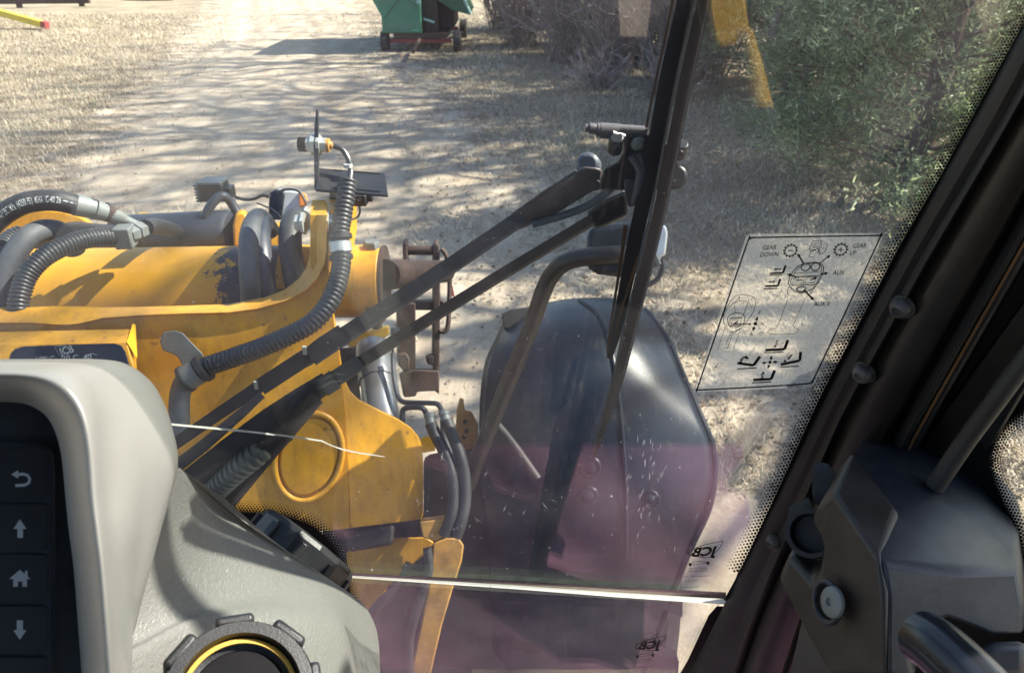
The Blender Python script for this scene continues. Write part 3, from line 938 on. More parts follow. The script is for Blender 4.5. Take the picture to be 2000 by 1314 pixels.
# --- tower web plate with its flange
Fr = [(-90, 631), (0, 630), (60, 630), (103, 633), (128, 638), (152, 636), (200, 630), (279, 615), (359, 612), (446, 610), (501, 603), (557, 588), (597, 567), (620, 543), (633, 516), (637, 490), (638, 455), (638, 420)]
Bk = [(-90, 601), (0, 600), (60, 600), (103, 598), (128, 598), (152, 598), (200, 600), (279, 599), (359, 597), (446, 594), (517, 581), (557, 565), (585, 543), (599, 522), (605, 500), (606, 475), (606, 450), (606, 420)]
Fr[5] = (152, 632); Fr[4] = (128, 634); Fr[6] = (200, 621)
F3 = [WP(x, y, .012) for x, y in Fr]
B3 = []
for i, (x, y) in enumerate(Bk):
    fd = WP.depth(*Fr[i])
    k = 1.026 if i < 11 else 1.026 - .02 * min(1, (i - 10) / 5)
    B3.append(P(x, y, fd * k))
b = MB()
outl = []
lowF = [WP(x, y + 10, .0) + Vector((0, .01, 0)) for x, y in Fr]
lowB = [p + Vector((0, .035, -.045)) for p in B3]
b.loft([F3, B3, lowB, lowF, F3], smooth=True)
# end cap on the ear
e0, e1 = F3[-1], B3[-1]
top = [P(610, 391, 1.74), P(634, 391, 1.74)]
b.add([B3[-1], F3[-1], top[1], top[0], B3[-1] + Vector((0, .09, -.05)), F3[-1] + Vector((0, .09, -.05))], [(0, 1, 2, 3), (3, 2, 5, 4), (0, 3, 4), (1, 5, 2)], 0, False)
b.build('tower_flange', M['yellow'], loader, sharp=40)
web_px = Fr[:-3] + [(641, 520), (648, 600), (655, 650), (662, 700), (672, 800), (679, 900), (683, 1031), (640, 1036), (440, 1015), (-90, 1000)]
b = MB(); b.plate(web_px, WP, .03)
b.build('tower_web', M['yellow'], loader)
# ear: the upright plate that the pin goes through
b = MB(); ear = [(606, 420), (638, 420), (641, 520), (634, 560), (606, 520)]
b.prism([WP(x, y, -.005) for x, y in ear], [WP(x, y, -.005) + Vector((.02, .25, 0)) for x, y in ear])
b.build('tower_ear', M['yellow'], loader)
# boss ring on the web
def ellipse(cx, cy, a, b_, tilt, n):
    ct, st = math.cos(tilt), math.sin(tilt)
    return [(cx + a * math.cos(t) * ct - b_ * math.sin(t) * st, cy + a * math.cos(t) * st + b_ * math.sin(t) * ct) for t in np.linspace(0, 2 * math.pi, n, endpoint=False)]
b = MB(); b.tube([WP(x, y, .004) for x, y in ellipse(603, 892, 64, 87, .28, 56)], .0065, 10, closed=True)
boss = b.build('boss_ring', M['yellow'], loader)
b = MB(); b.plate(ellipse(603, 892, 55, 77, .28, 48), WP, .012, off=.006)
b.build('boss_disc', M['yellow'], loader, bevel=.004)
# bent side panel
SP = Plane(WP(668, 850), (0.46, -0.84, 0.28))
sp_px = [(655, 640), (664, 690), (672, 738), (684, 764), (704, 783), (740, 801), (780, 820), (803, 835), (818, 853), (825, 873), (827, 910), (827, 1006), (822, 1014), (760, 1022), (684, 1031), (679, 900), (672, 800), (662, 700)]
b = MB(); b.plate(sp_px, SP, .028)
b.build('tower_cheek', M['yellow'], loader, bevel=.004)
# --- ledge with the warning plate
LD = 1.58
b = MB()
fr = [P(-90, 675, LD), P(247, 668, LD), P(262, 720, LD * .985), P(266, 790, LD * .97), P(-90, 800, LD * .97)]
bk = [P(-90, 649, LD * 1.035), P(254, 642, LD * 1.035), P(266, 700, LD * 1.03), P(270, 770, LD * 1.03), P(-90, 780, LD * 1.03)]
b.prism(fr, bk)
ledge = b.build('ledge_box', M['yellow'], loader, bevel=.002)
b = MB()  # gusset at its end
b.prism([P(248, 668, LD * .998), P(259, 632, LD * 1.04), P(263, 634, LD * 1.04), P(262, 690, LD * 1.0)],
        [P(252, 668, LD * 1.0), P(263, 633, LD * 1.045), P(265, 636, LD * 1.05), P(268, 700, LD * 1.01)])
b.build('gusset', M['yellow_clean'], ledge)
SG = Plane(P(130, 690, LD * .985), (P(247, 668, LD) - P(-90, 675, LD)).cross(P(-90, 800, LD * .97) - P(-90, 675, LD)))
sgp = [(10, 770), (15, 710), (20, 690), (30, 680), (46, 676), (130, 672.5), (222, 670), (236, 674), (244, 686), (254, 720), (260, 770)]
b = MB(); b.plate(sgp, SG, .004, off=-.0)
sign = b.build('load_plate', M['black_gloss'], ledge, bevel=.001)
def px_text(mb, s, org, ex, ey, surf, bold=0.0, mi=0):
    """org/ex/ey in picture coordinates; ex, ey = one em along and up"""
    v, f = text_tris(s, bold)
    pts = [surf(org[0] + a * ex[0] + c * ey[0], org[1] + a * ex[1] + c * ey[1]) for a, c in v]
    mb.add(pts, f, mi, False)
def stroke(mb, pts, w, surf, mi=0, closed=False):
    pts = [np.array(p, float) for p in pts]
    n = len(pts); L = []; Rr = []
    for i in range(n):
        a = pts[i - 1] if (i > 0 or closed) else pts[i]
        c = pts[(i + 1) % n] if (i < n - 1 or closed) else pts[i]
        t = c - a; t = t / (np.linalg.norm(t) + 1e-9); nn = np.array([-t[1], t[0]]) * w / 2
        L.append(pts[i] + nn); Rr.append(pts[i] - nn)
    vs = [surf(*p) for p in L] + [surf(*p) for p in Rr]
    fs = []
    for i in range(n if closed else n - 1):
        j = (i + 1) % n
        fs.append((i, j, n + j, n + i))
    mb.add(vs, fs, mi, False)
def fill(mb, pts, surf, mi=0):
    mb.add([surf(*p) for p in pts], [tuple(range(len(pts)))], mi, False)
b = MB()
tow = SG.n if (EYE - SG.p).dot(SG.n) > 0 else -SG.n
sgs = lambda x, y: SG(x, y) + tow * .0012
px_text(b, 'JCB', (120, 694), (17, -4.5), (-7, -19), sgs, .02)
stroke(b, [(107, 677), (128, 675), (139, 688), (117, 694.5)], 1.0, sgs, closed=True)
px_text(b, '10%C   20 C  40', (68, 708), (16.5, -.8), (0, -16), sgs, .01)
stroke(b, [(168, 697), (174, 692), (183, 691), (190, 694)], 1.2, sgs)
b.build('plate_lettering', M['plate_print'], ledge)
b = MB()
blob = catmull([(54, 715), (53, 694), (62, 684), (80, 679), (104, 677), (112, 690), (118, 699), (150, 684), (180, 682), (205, 690), (222, 700), (226, 715)], 40)
# --- cross tube
b = MB(); tA = P(-170, 600, 2.12); tB = P(606, 592, 2.06)
b.tube([tA, tA + (tB - tA) * .5, tB], .155, 48)
b.build('cross_tube', M['tube_paint'], loader)
# pivot end
pc = P(748, 549, 2.0); pA_ = P(560, 549, 2.0)
b = MB(); ax = (pc - pA_).normalized()
b.lathe(pA_, ax, [(0, .088), (0, .0945), ((pc - pA_).length - .004, .0945), ((pc - pA_).length, .091)], 44)
b.build('pivot_tube', M['yellow'], loader)
b = MB(); b.lathe(pc, ax, [(0, .060), (0, .093), (.008, .093), (.008, .060)], 40)
b.build('pivot_end_plate', M['rust'], loader)
b = MB(); bc = P(727, 488, 1.96)
b.lathe(bc + Vector((0, 0, -.006)), (0, 0, 1), [(0, .024), (.008, .024), (.008, .020)], 24); b.hexnut(bc, (0, 0, 1), .0215, .024)
b.build('pin_bolt', M['greypart'], loader)
b = MB(); bc = P(735, 622, 1.95); b.lathe(bc + Vector((0, 0, .03)), (0, 0, -1), [(0, .024), (.035, .024), (.035, .014), (.055, .014)], 12)
b.build('grease_stud', M['rust'], loader)
# bolt through the ear
for nm, x, dr in (('ear_bolt', 596, -1), ('ear_nut', 641, 1)):
    b = MB(); c = P(x, 436, 1.71); b.lathe(c, (dr, 0, 0), [(0, .026), (.006, .026), (.006, .019), (.020, .019), (.022, .015)], 6)
    b.build(nm, M['zinc'], loader)
# dark boom cylinder behind and its lifting loop
b = MB(); b.lathe(P(232, 466, 2.354), P(462, 458, 2.311) - P(232, 466, 2.354), [(0, .057), (0, .067), (.06, .072), (.355, .074), (.37, .065)], 36)
b.build('boom_cylinder', M['bluegrey'], loader)
smooth_tube('lifting_loop', [(400, 425, 2.267), (410, 404, 2.267), (426, 386, 2.278), (438, 384, 2.289), (450, 394, 2.311), (462, 414, 2.322), (470, 432, 2.322)], .0138, M['bluegrey'])
# yellow uprights behind the tube
up1 = [(457, 482), (455, 440), (459, 420), (470, 414), (481, 418), (480, 482)]
b = MB(); b.prism(px3(up1, 2.224), px3([(x + 2, y - 6) for x, y in up1], 2.322)); b.build('yellow_upright', M['yellow'], loader, bevel=.006)
up2 = [(519, 483), (519, 444), (522, 441), (548, 443), (549, 483)]
b = MB(); b.prism(px3(up2, 2.224), px3([(x, y - 8) for x, y in up2], 2.322)); b.build('yellow_upright', M['yellow'], loader, bevel=.004)
tabp = [(266, 482), (265, 437)] + [(265 + 20 - 20 * math.cos(t), 437 - 22 * math.sin(t)) for t in np.linspace(.2, math.pi - .1, 9)] + [(306, 440), (300, 482)]
b = MB(); b.prism(px3(tabp, 2.420), px3([(x - 8, y - 1) for x, y in tabp], 2.485)); b.build('yellow_lug', M['yellow_clean'], loader, bevel=.003)
# yellow back plate far left, above the tube
bp_ = [(-90, 500), (-90, 420), (-30, 410), (60, 409), (120, 412), (155, 422), (178, 436), (187, 446), (180, 455), (120, 462), (60, 490)]
b = MB(); b.prism(px3(bp_, 2.289), px3([(x, y - 5) for x, y in bp_], 2.354)); b.build('yellow_back_plate', M['yellow'], loader, bevel=.006)
b = MB(); bp2 = [(-60, 500), (80, 470), (130, 440), (150, 438), (230, 446), (230, 480), (-60, 560)]
b.prism(px3(bp2, 2.235), px3([(x, y - 6) for x, y in bp2], 2.289)); b.build('valve_block', M['darkframe'], loader, bevel=.006)
# --- hoses on the left
hp = [(-70, 500, 1.790), (-38, 462, 1.770), (0, 424, 1.760), (40, 400, 1.760), (78, 392, 1.770), (115, 393, 1.780), (150, 401, 1.800)]
main_hose = smooth_tube('hydraulic_hose', hp, .0245, M['rubber'], n=48, seg=20, label='thick black hydraulic hose with white lettering')
b = MB(); fA = P(146, 400, 1.800)
for (x, y, d), (x2, y2, d2), r0, r1 in (((145, 400, 1.800), (184, 408, 1.830), .026, .024), ((184, 409, 1.830), (206, 416, 1.850), .025, .021), ((204, 414, 1.850), (240, 428, 1.890), .022, .016), ((236, 426, 1.890), (268, 441, 1.920), .013, .012)):
    b.cyl(P(x, y, d), P(x2, y2, d2), r0, r1, 18)
b.build('hose_ferrule', M['greypart'], main_hose)
b = MB(); b.cyl(P(203, 413, 1.849), P(236, 427, 1.890), .0235, .0175, 16); b.build('rusty_adaptor', M['rust'], main_hose)
b = MB()
b.lathe(P(184, 397, 1.825), P(186, 392, 1.825) - P(184, 397, 1.825), [(0, .012), (.010, .012), (.010, .007)], 6)
b.build('ferrule_crimp', M['darkframe'], main_hose)
# lettering wrapped on the hose
cpath = catmull([P(*p) for p in hp], 300)
seg_l = np.linalg.norm(np.diff(cpath, axis=0), axis=1); cs = np.concatenate([[0], np.cumsum(seg_l)])
def on_hose(s, h, r=.0247):
    c = Vector([np.interp(s, cs, cpath[:, k]) for k in range(3)])
    c2 = Vector([np.interp(s + .002, cs, cpath[:, k]) for k in range(3)])
    t = (c2 - c).normalized(); e = (EYE - c); e = (e - t * e.dot(t)).normalized(); up = e.cross(t).normalized()
    if up.z < 0: up = -up
    ph = h / r + .12
    return c + (e * math.cos(ph) + up * math.sin(ph)) * r
s0 = float(cs[int(np.argmin([abs(p[0] - P(-8, 430, 1.760).x) for p in cpath]))])
b = MB(); v, f = text_tris('WP 29.7 MPa  (4250 PSI)  MSHA  IC-40/26', .003)
lw = v[:, 0].max(); Ltot = .130
b.add([on_hose(s0 + .022 + a / lw * Ltot, (c - .35) * .0215) for a, c in v], f, 0, False)
for k, (a, w) in enumerate(((.155, .009), (.167, .007), (.178, .002), (.183, .002), (.188, .003))):
    b.add([on_hose(s0 + a, -.001), on_hose(s0 + a + w, -.001), on_hose(s0 + a + w, .0012), on_hose(s0 + a, .0012)], [(0, 1, 2, 3)], 0, False)
b.build('hose_lettering', M['white_print'], main_hose)
b = MB(); v, f = text_tris('WP% 4250 Psi', .02)
o1 = P(237, 424, 1.885); o2 = P(267, 436.5, 1.915); e_ = (o2 - o1); n_ = Vector((0, 0, 1)) * .012
b.add([o1 + e_ * (a / v[:, 0].max()) + n_ * (c - .2) + (EYE - o1).normalized() * .014 for a, c in v], f, 0, False)
b.build('adaptor_lettering', M['white_print'], main_hose)
smooth_tube('grey_hose', [(-5, 610, 1.730), (3, 560, 1.730), (20, 512, 1.740), (48, 470, 1.760), (78, 452, 1.790), (105, 450, 1.820), (126, 459, 1.850), (138, 472, 1.870), (145, 490, 1.890)], .0255, M['rubber_grey'], n=44, seg=18)
corrugated('conduit', [(34, 612, 1.700), (38, 580, 1.700), (52, 540, 1.710), (80, 507, 1.730), (118, 484, 1.760), (160, 469, 1.800), (200, 463, 1.840), (232, 463, 1.870)], .0215, .0085, M['conduit'])
corrugated('conduit', [(-30, 560, 1.790), (-18, 520, 1.800), (0, 488, 1.820), (22, 466, 1.850), (45, 456, 1.870)], .021, .0085, M['conduit'])
b = MB(); c = P(244, 462, 1.870); b.box(c, (.020, .002, 0), (-.002, .022, 0), (0, 0, .026)); b.build('hose_block', M['greypart'], loader, bevel=.003)
b = MB(); b.lathe(P(252, 460, 1.870), P(288, 444, 1.930) - P(252, 460, 1.870), [(0, .016), (.012, .020), (.02, .020), (.021, .017), (.026, .017), (.027, .021), (.05, .021), (.055, .015)], 6)
b.build('union_nut', M['greypart'], loader)
smooth_tube('black_hose_stub', [(284, 445, 1.93), (300, 442, 1.98), (325, 446, 2.10), (350, 456, 2.28), (365, 470, 2.36)], .021, M['rubber'], n=16)
# two black hoses draped over the tube's right end
smooth_tube('draped_hose', [(492, 612, 1.87), (490, 560, 1.815), (487, 510, 1.820), (488, 468, 1.850), (494, 440, 1.900), (505, 426, 1.970), (515, 432, 2.040)], .0255, M['rubber_grey'], n=36, seg=16)
smooth_tube('draped_hose', [(525, 610, 1.88), (520, 560, 1.840), (512, 500, 1.850), (510, 455, 1.900), (516, 436, 1.970), (528, 450, 2.030)], .024, M['bluegrey'], n=36, seg=16)
smooth_tube('draped_hose', [(582, 575, 1.870), (574, 530, 1.860), (567, 480, 1.870), (568, 445, 1.900), (576, 427, 1.950), (590, 432, 2.020)], .028, M['rubber'], n=36, seg=16)
smooth_tube('cable_tie_tail', [(551, 428, 1.910), (540, 416, 1.930), (525, 406, 1.950), (502, 397, 1.970)], .0022, M['black_paint'], n=12, seg=6)
# --- work lamps far left
def work_lamp(x, y, d):
    b = MB(); c = P(x, y, d); b.box(c, (.035, 0, 0), (0, .035, 0), (0, 0, .028))
    o = b.build('work_lamp', M['black_paint'], loader, bevel=.005)
    b = MB()
    for k in range(6):
        b.box(c + Vector((-.040, 0, -.024 + k * .0096)), (.010, 0, 0), (0, .036, 0), (0, 0, .0022))
    b.build('cooling_fins', M['black_paint'], o, kind='stuff')
    b = MB(); b.box(c + Vector((-.002, -.002, .031)), (.036, 0, 0), (0, .034, 0), (0, 0, .004)); b.build('lamp_rim', M['greypart'], o, bevel=.002)
    b = MB(); b.box(c + Vector((.046, .0, -.004)), (.010, 0, 0), (0, .022, 0), (0, 0, .018)); b.build('lamp_bracket', M['black_paint'], o, bevel=.003)
    return o
work_lamp(420, 372, 2.385)
smooth_tube('lamp_cable', [(460, 385, 2.374), (478, 390, 2.353), (498, 388, 2.332), (512, 382, 2.332), (524, 384, 2.332)], .005, M['black_paint'], n=16, seg=8)
c = P(556, 398, 2.438)
b = MB()
pr = [(530, 430), (529, 385), (536, 373), (548, 369), (582, 371), (594, 382), (600, 398), (598, 428)]
b.prism(px3(pr, 2.396), px3([(x, y - 4) for x, y in pr], 2.523))
hl = b.build('headlamp', M['lens'], loader, bevel=.01, label='headlamp with a clear lens and amber corner')
b = MB(); pr = [(584, 374), (599, 380), (601, 402), (584, 404)]; b.prism(px3(pr, 2.380), px3(pr, 2.459)); b.build('amber_corner', M['amber'], hl, bevel=.004)
b = MB(); pr = [(524, 430), (526, 378), (538, 371), (556, 373), (556, 384), (550, 430)]; b.prism(px3(pr, 2.385), px3([(x, y - 3) for x, y in pr], 2.438)); b.build('headlamp_bezel', M['black_gloss'], hl, bevel=.006)
smooth_tube('bezel_bar', [(540, 376, 2.369), (560, 370, 2.369), (582, 373, 2.369), (594, 388, 2.369), (599, 400, 2.369)], .004, M['black_paint'], hl, n=14, seg=8)
# --- sensor bracket
BD = 1.74
b = MB()
pr = [(614, 372), (613, 300), (614, 250), (616, 228), (617, 214), (621, 213), (622, 232), (622, 255), (623, 300), (623, 366)]
b.prism(px3(pr, BD), [P(x + 1, y - 1, BD * 1.03) for x, y in pr])
br = b.build('sensor_bracket', M['black_paint'], loader, bevel=.0015)
b = MB()
pl = [(616, 370), (623, 328), (752, 338), (758, 381)]
dd = [BD * .985, BD * 1.02, BD * 1.02, BD * .985]
tp = [P(x, y, d) for (x, y), d in zip(pl, dd)]
b.prism(tp, [p + Vector((0, 0, -.006)) for p in tp])
b.build('bracket_shelf', M['black_paint'], br, bevel=.0015)
for (x, y, x2, y2) in ((650, 331.5, 668, 333), (688, 334.5, 742, 339), (652, 366, 742, 374)):
    b = MB(); a_ = Plane(tp[0], (tp[1] - tp[0]).cross(tp[3] - tp[0]))
    q = [a_(x, y, 0), a_(x2, y2, 0), a_(x2 + 1, y2 + 2, 0), a_(x + 1, y + 2, 0)]
    b.add([p + Vector((0, 0, .0008)) for p in q], [(0, 1, 2, 3)], 0, False)
    b.build('slot', M['black_print'], br)
b = MB(); sa = P(583, 282, BD * 1.01); sx = Vector((1, .0, -.0)).normalized()
sx = (P(650, 284, BD * 1.01) - sa).normalized()
b.lathe(sa, sx, [(0, .0150), (.001, .0165), (.019, .0165), (.020, .0150)], 24); se = b.build('sensor_cap', M['black_print'], br)
b = MB(); b.lathe(sa, sx, [(.019, .0175), (.030, .0175), (.030, .0245), (.040, .0245)], 6); b.lathe(sa, sx, [(.0435, .0245), (.051, .0245), (.051, .0165), (.066, .0165)], 6)
b.lathe(sa, sx, [(.018, .0145), (.060, .0145)], 16); b.build('sensor_nut', M['zinc'], br)
b = MB(); b.lathe(sa, sx, [(.064, .0155), (.071, .0155), (.072, .009), (.078, .006)], 16); b.build('sensor_collar', M['rust_and_shade_yellow'], br)
smooth_tube('sensor_cable', [(652, 285, BD), (668, 292, BD), (680, 310, BD), (685, 335, BD), (682, 360, BD * .99)], .0062, M['conduit'], br, n=24, seg=10)
b = MB(); b.lathe(P(680, 327, BD), (0, 0, 1), [(0, .011), (.008, .011), (.008, .006)], 6); b.build('shelf_bolt', M['zinc'], br)
b = MB(); pr = [(644, 374), (662, 376), (657, 440), (654, 500), (640, 500), (643, 430)]
b.prism(px3(pr, BD * 1.03), px3(pr, BD * 1.05)); b.build('bracket_post', M['darkframe'], br)
c = P(700, 388, 1.86); b = MB(); b.box(c, (.022, 0, 0), (0, .02, 0), (0, 0, .014)); b.box(c + Vector((.028, 0, .004)), (.008, 0, 0), (0, .012, 0), (0, 0, .009)); b.build('connector', M['black_paint'], loader, bevel=.003)
smooth_tube('connector_wire', [(700, 396, 1.86), (703, 412, 1.86), (698, 424, 1.86), (684, 430, 1.85)], .003, M['black_paint'], n=14, seg=6)
# main conduit from the sensor down to the left
corrugated('conduit', [(680, 352, 1.715), (676, 380, 1.71), (669, 420, 1.705), (664, 458, 1.70), (666, 490, 1.695), (666, 520, 1.685), (657, 560, 1.67), (640, 596, 1.655), (610, 630, 1.645), (565, 655, 1.64), (515, 677, 1.64), (465, 695, 1.645), (420, 710, 1.65), (385, 722, 1.66)], .0205, .0098, M['conduit'], label='long ribbed black conduit curving down across the yellow tower')
smooth_tube('conduit_tail', [(388, 721, 1.66), (365, 738, 1.66), (353, 765, 1.66), (350, 800, 1.66), (352, 850, 1.66)], .022, M['rubber_grey'], n=20)
b = MB()
for (x, y) in ((664, 462), (666, 502)):
    b.lathe(P(x - .5, y - 4, 1.698), P(x + .5, y + 4, 1.698) - P(x - .5, y - 4, 1.698), [(0, .022), (0, .0265), (.010, .0265), (.010, .022)], 28)
b.build('clip_cushion', M['rubber'], loader)
b = MB(); b.lathe(P(664, 473, 1.698), P(666, 492, 1.698) - P(664, 473, 1.698), [(0, .022), (0, .0245), (.022, .0245), (.022, .022)], 28)
b.prism(px3([(640, 462), (649, 470), (652, 498), (647, 494)], 1.69), px3([(640, 462), (649, 470), (652, 498), (647, 494)], 1.70))
b.build('pipe_clip', M['zinc'], loader)
# lower P clip
b = MB()
z = zz(330, 640, 3.864)
pr = [z(*q) for q in ((0, 25), (50, 22), (105, 40), (150, 90), (200, 140), (250, 190), (270, 240), (255, 300), (150, 330), (110, 300), (85, 250), (60, 215), (10, 190))] + [(318, 684), (312, 666), (318, 650)]
pr = [(x, y) for x, y in pr]
b.prism([WP(x, y, .03) for x, y in pr], [WP(x, y, .022) for x, y in pr])
cl = b.build('clip_plate', M['greypart'], loader, bevel=.002)
b = MB(); b.lathe(P(366, 738, 1.652), P(392, 722, 1.652) - P(366, 738, 1.652), [(0, .024), (0, .028), (.030, .028), (.030, .024)], 28); b.build('clip_band', M['greypart'], cl)
b = MB()
for a_, c_ in (((360, 742), (366, 738)), ((393, 722), (402, 716))):
    q0 = P(*a_, 1.65); q1 = P(*c_, 1.65); b.lathe(q0, q1 - q0, [(0, .025), (0, .031), ((q1 - q0).length, .031), ((q1 - q0).length, .025)], 28)
b.build('clip_cushion', M['rubber'], cl)
# --- hydraulic cylinder right of the tower
b = MB(); cA = P(728, 676, 2.16); cB = P(752, 860, 1.98)
b.lathe(cA, cB - cA, [(0, .030), (0, .046), (.03, .050), (.12, .050), (.121, .046), ((cB - cA).length, .046)], 40)
b.build('lift_cylinder', M['rod'], loader)
b = MB(); pr = [(676, 672), (690, 655), (735, 641), (760, 637), (761, 652), (750, 661), (685, 679)]
b.prism(px3(pr, 2.22), px3([(x, y - 3) for x, y in pr], 2.3)); b.build('yellow_bracket', M['yellow_clean'], loader, bevel=.004)
b = MB(); pr = [(655, 680), (690, 678), (752, 661), (768, 660), (770, 700), (700, 720), (706, 800), (660, 780)]
b.prism(px3(pr, 2.26), px3(pr, 2.4)); b.build('bracket_underside', M['darkframe'], loader)
smooth_tube('steel_pipe', [(768, 690, 2.05), (768, 712, 2.04), (771, 745, 2.02), (777, 772, 2.0), (784, 783, 1.99), (800, 786, 1.98), (840, 787, 1.96), (856, 790, 1.95), (864, 806, 1.94)], .0068, M['bluegrey'], n=30, seg=10)
smooth_tube('steel_pipe', [(788, 880, 1.93), (786, 840, 1.93), (786, 806, 1.94), (792, 797, 1.94), (806, 795, 1.93), (822, 796, 1.92), (830, 802, 1.92), (834, 812, 1.91)], .0072, M['bluegrey'], n=30, seg=10)
for pts in (((838, 806), (842, 832)), ((866, 802), (873, 826))):
    b = MB(); a_ = P(*pts[0], 1.915); c_ = P(*pts[1], 1.905); b.lathe(a_, c_ - a_, [(0, .010), (.004, .014), (.012, .0135), (.013, .012), ((c_ - a_).length, .013)], 20); b.build('hose_end', M['greypart'], loader)
smooth_tube('brake_hose', [(841, 826, 1.905), (851, 850, 1.9), (869, 885, 1.88), (882, 925, 1.86), (886, 965, 1.85), (882, 1005, 1.84), (868, 1045, 1.84)], .0150, M['rubber'], n=36)
smooth_tube('brake_hose', [(872, 820, 1.9), (884, 850, 1.89), (899, 890, 1.87), (908, 935, 1.86), (908, 980, 1.85), (900, 1020, 1.84), (890, 1048, 1.84)], .0150, M['rubber'], n=36)
smooth_tube('brake_hose', [(868, 820, 2.0), (872, 870, 1.96), (890, 905, 1.93), (893, 960, 1.9), (893, 1000, 1.88)], .012, M['rubber_grey'], n=30)
b = MB(); pr = [(820, 868), (822, 855), (838, 851), (850, 862), (850, 880), (826, 884)]
b.prism(px3(pr, 2.1), px3(pr, 2.16)); b.build('yellow_step', M['yellow_clean'], loader)
b = MB(); pr = [(888, 880), (892, 800), (898, 776), (905, 778), (908, 800), (922, 804), (934, 830), (934, 875)]
b.prism(px3(pr, 2.12), px3(pr, 2.15)); rb = b.build('rusty_bracket', M['rust_and_shade_yellow'], loader, bevel=.002)
for (x, y) in ((908, 823), (911, 841), (906, 853)):
    b = MB(); c = P(x, y, 2.117); b.lathe(c, P(x, y, 2.0) - c, [(0, .0058), (.002, .0058)], 12); b.build('bolt_hole', M['black_print'], rb)
# --- lower frame
b = MB(); pr = [(827, 890), (905, 872), (960, 870), (1075, 880), (1085, 1100), (1080, 1400), (690, 1400), (690, 1200), (760, 1090), (827, 1040)]
b.prism(px3(pr, 2.12), px3([(x, y) for x, y in pr], 2.5)); b.build('axle_housing', M['darkframe'], loader, bevel=.02)
b = MB(); pr = [(630, 1000), (860, 1000), (860, 1400), (630, 1400)]
b.prism(px3(pr, 2.2), px3(pr, 2.28)); b.build('frame_plate', M['darkframe'], loader)
b = MB(); pr = [(668, 1034), (680, 1028), (770, 1028), (800, 1020), (866, 1012), (868, 1050), (848, 1052), (832, 1046), (826, 1024), (766, 1062), (760, 1075), (676, 1082)]
pr = [(672, 1036), (684, 1030), (772, 1024), (768, 1064), (680, 1078)]
b.prism(px3(pr, 1.86), px3(pr, 1.95)); b.build('grease_block', M['darkframe'], loader, bevel=.01)
b = MB(); pr = [(820, 1020), (868, 1012), (870, 1046), (850, 1056), (826, 1050)]
b.prism(px3(pr, 1.84), px3([(x, y - 8) for x, y in pr], 1.92)); b.build('hose_bracket', M['rust_and_shade_yellow'], loader, bevel=.003)
b = MB(); pr = [(676, 1078), (765, 1050), (830, 1048), (848, 1058), (836, 1080), (790, 1112), (757, 1146), (726, 1205), (712, 1240), (690, 1200)]
b.prism(px3(pr, 1.95), px3(pr, 2.0)); b.build('lower_gusset', M['yellow'], loader, bevel=.004)
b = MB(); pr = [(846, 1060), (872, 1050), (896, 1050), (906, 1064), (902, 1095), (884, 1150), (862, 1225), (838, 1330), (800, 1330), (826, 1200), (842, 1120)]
b.prism(px3(pr, 1.93), px3(pr, 1.99)); b.build('frame_rail', M['rust_and_shade_yellow'], loader, bevel=.004)  # darker material stands in for the shade on the rail
b = MB(); pr = [(700, 1210), (722, 1160), (760, 1170), (800, 1180), (798, 1330), (700, 1330)]
b.prism(px3(pr, 1.97), px3(pr, 2.05)); b.build('pivot_block', M['bluegrey'], loader, bevel=.01)
smooth_tube('steering_hose', [(834, 1070, 1.90), (838, 1110, 1.90), (828, 1150, 1.90), (812, 1200, 1.89), (800, 1250, 1.89), (800, 1330, 1.89)], .011, M['rubber'], n=26)
smooth_tube('steering_hose', [(700, 1230, 1.92), (740, 1180, 1.92), (780, 1140, 1.92), (800, 1100, 1.92)], .012, M['rubber'], n=26)
b = MB(); pr = [(965, 992), (1016, 986), (1022, 1010), (1021, 1060), (1010, 1105), (999, 1128), (988, 1110), (975, 1060), (967, 1020)]
b.prism(px3(pr, 2.06), px3(pr, 2.09)); b.build('yellow_blade', M['yellow'], loader, bevel=.004)
b = MB(); pr = [(960, 905), (962, 800), (975, 776), (986, 800), (1000, 880), (1004, 908)]
b.prism(px3(pr, 2.07), px3(pr, 2.1)); b.build('yellow_blade', M['yellow'], loader, bevel=.004)
smooth_tube('grab_bar', [(958, 815, 1.98), (1000, 865, 1.95), (1050, 935, 1.93)], .011, M['darkframe'], n=10)
# --- mudguard
rowsF = [([(985, 632), (1041, 602), (1120, 586), (1200, 587), (1262, 610)], 2.32),
         ([(984, 626), (1041, 599), (1120, 584), (1200, 585), (1262, 606)], 2.28),
         ([(968, 660), (1035, 625), (1120, 608), (1210, 612), (1302, 658)], 2.19),
         ([(948, 705), (1030, 668), (1125, 652), (1225, 660), (1337, 737)], 2.10),
         ([(938, 770), (1025, 740), (1130, 728), (1245, 740), (1371, 815)], 2.03),
         ([(936, 850), (1025, 825), (1135, 818), (1260, 830), (1396, 887)], 2.0),
         ([(940, 960), (1030, 940), (1140, 935), (1262, 945), (1388, 985)], 1.98),
         ([(952, 1100), (1035, 1090), (1140, 1088), (1250, 1095), (1336, 1105)], 2.0),
         ([(968, 1340), (1040, 1340), (1130, 1340), (1200, 1340), (1250, 1340)], 2.10)]
crown = [.05, .010, 0, .010, .05]
rw = []
for pts, d in rowsF:
    rw.append(catmull([P(x, y, d + c) for (x, y), c in zip(pts, crown)], 24))
rw = np.array(rw)
cols = [catmull(rw[:, k], 48) for k in range(rw.shape[1])]
grid = [[Vector(cols[k][i]) for k in range(len(cols))] for i in range(49)]
b = MB(); b.loft(grid)
mud = b.build('mudguard', M['mudguard'], loader, solid=.008, sharp=60, label='glossy black curved mudguard over the front right wheel')
seam = catmull([(1132, 587), (1165, 612), (1184, 650), (1200, 715), (1210, 790), (1217, 870), (1222, 960), (1222, 1090)], 50)
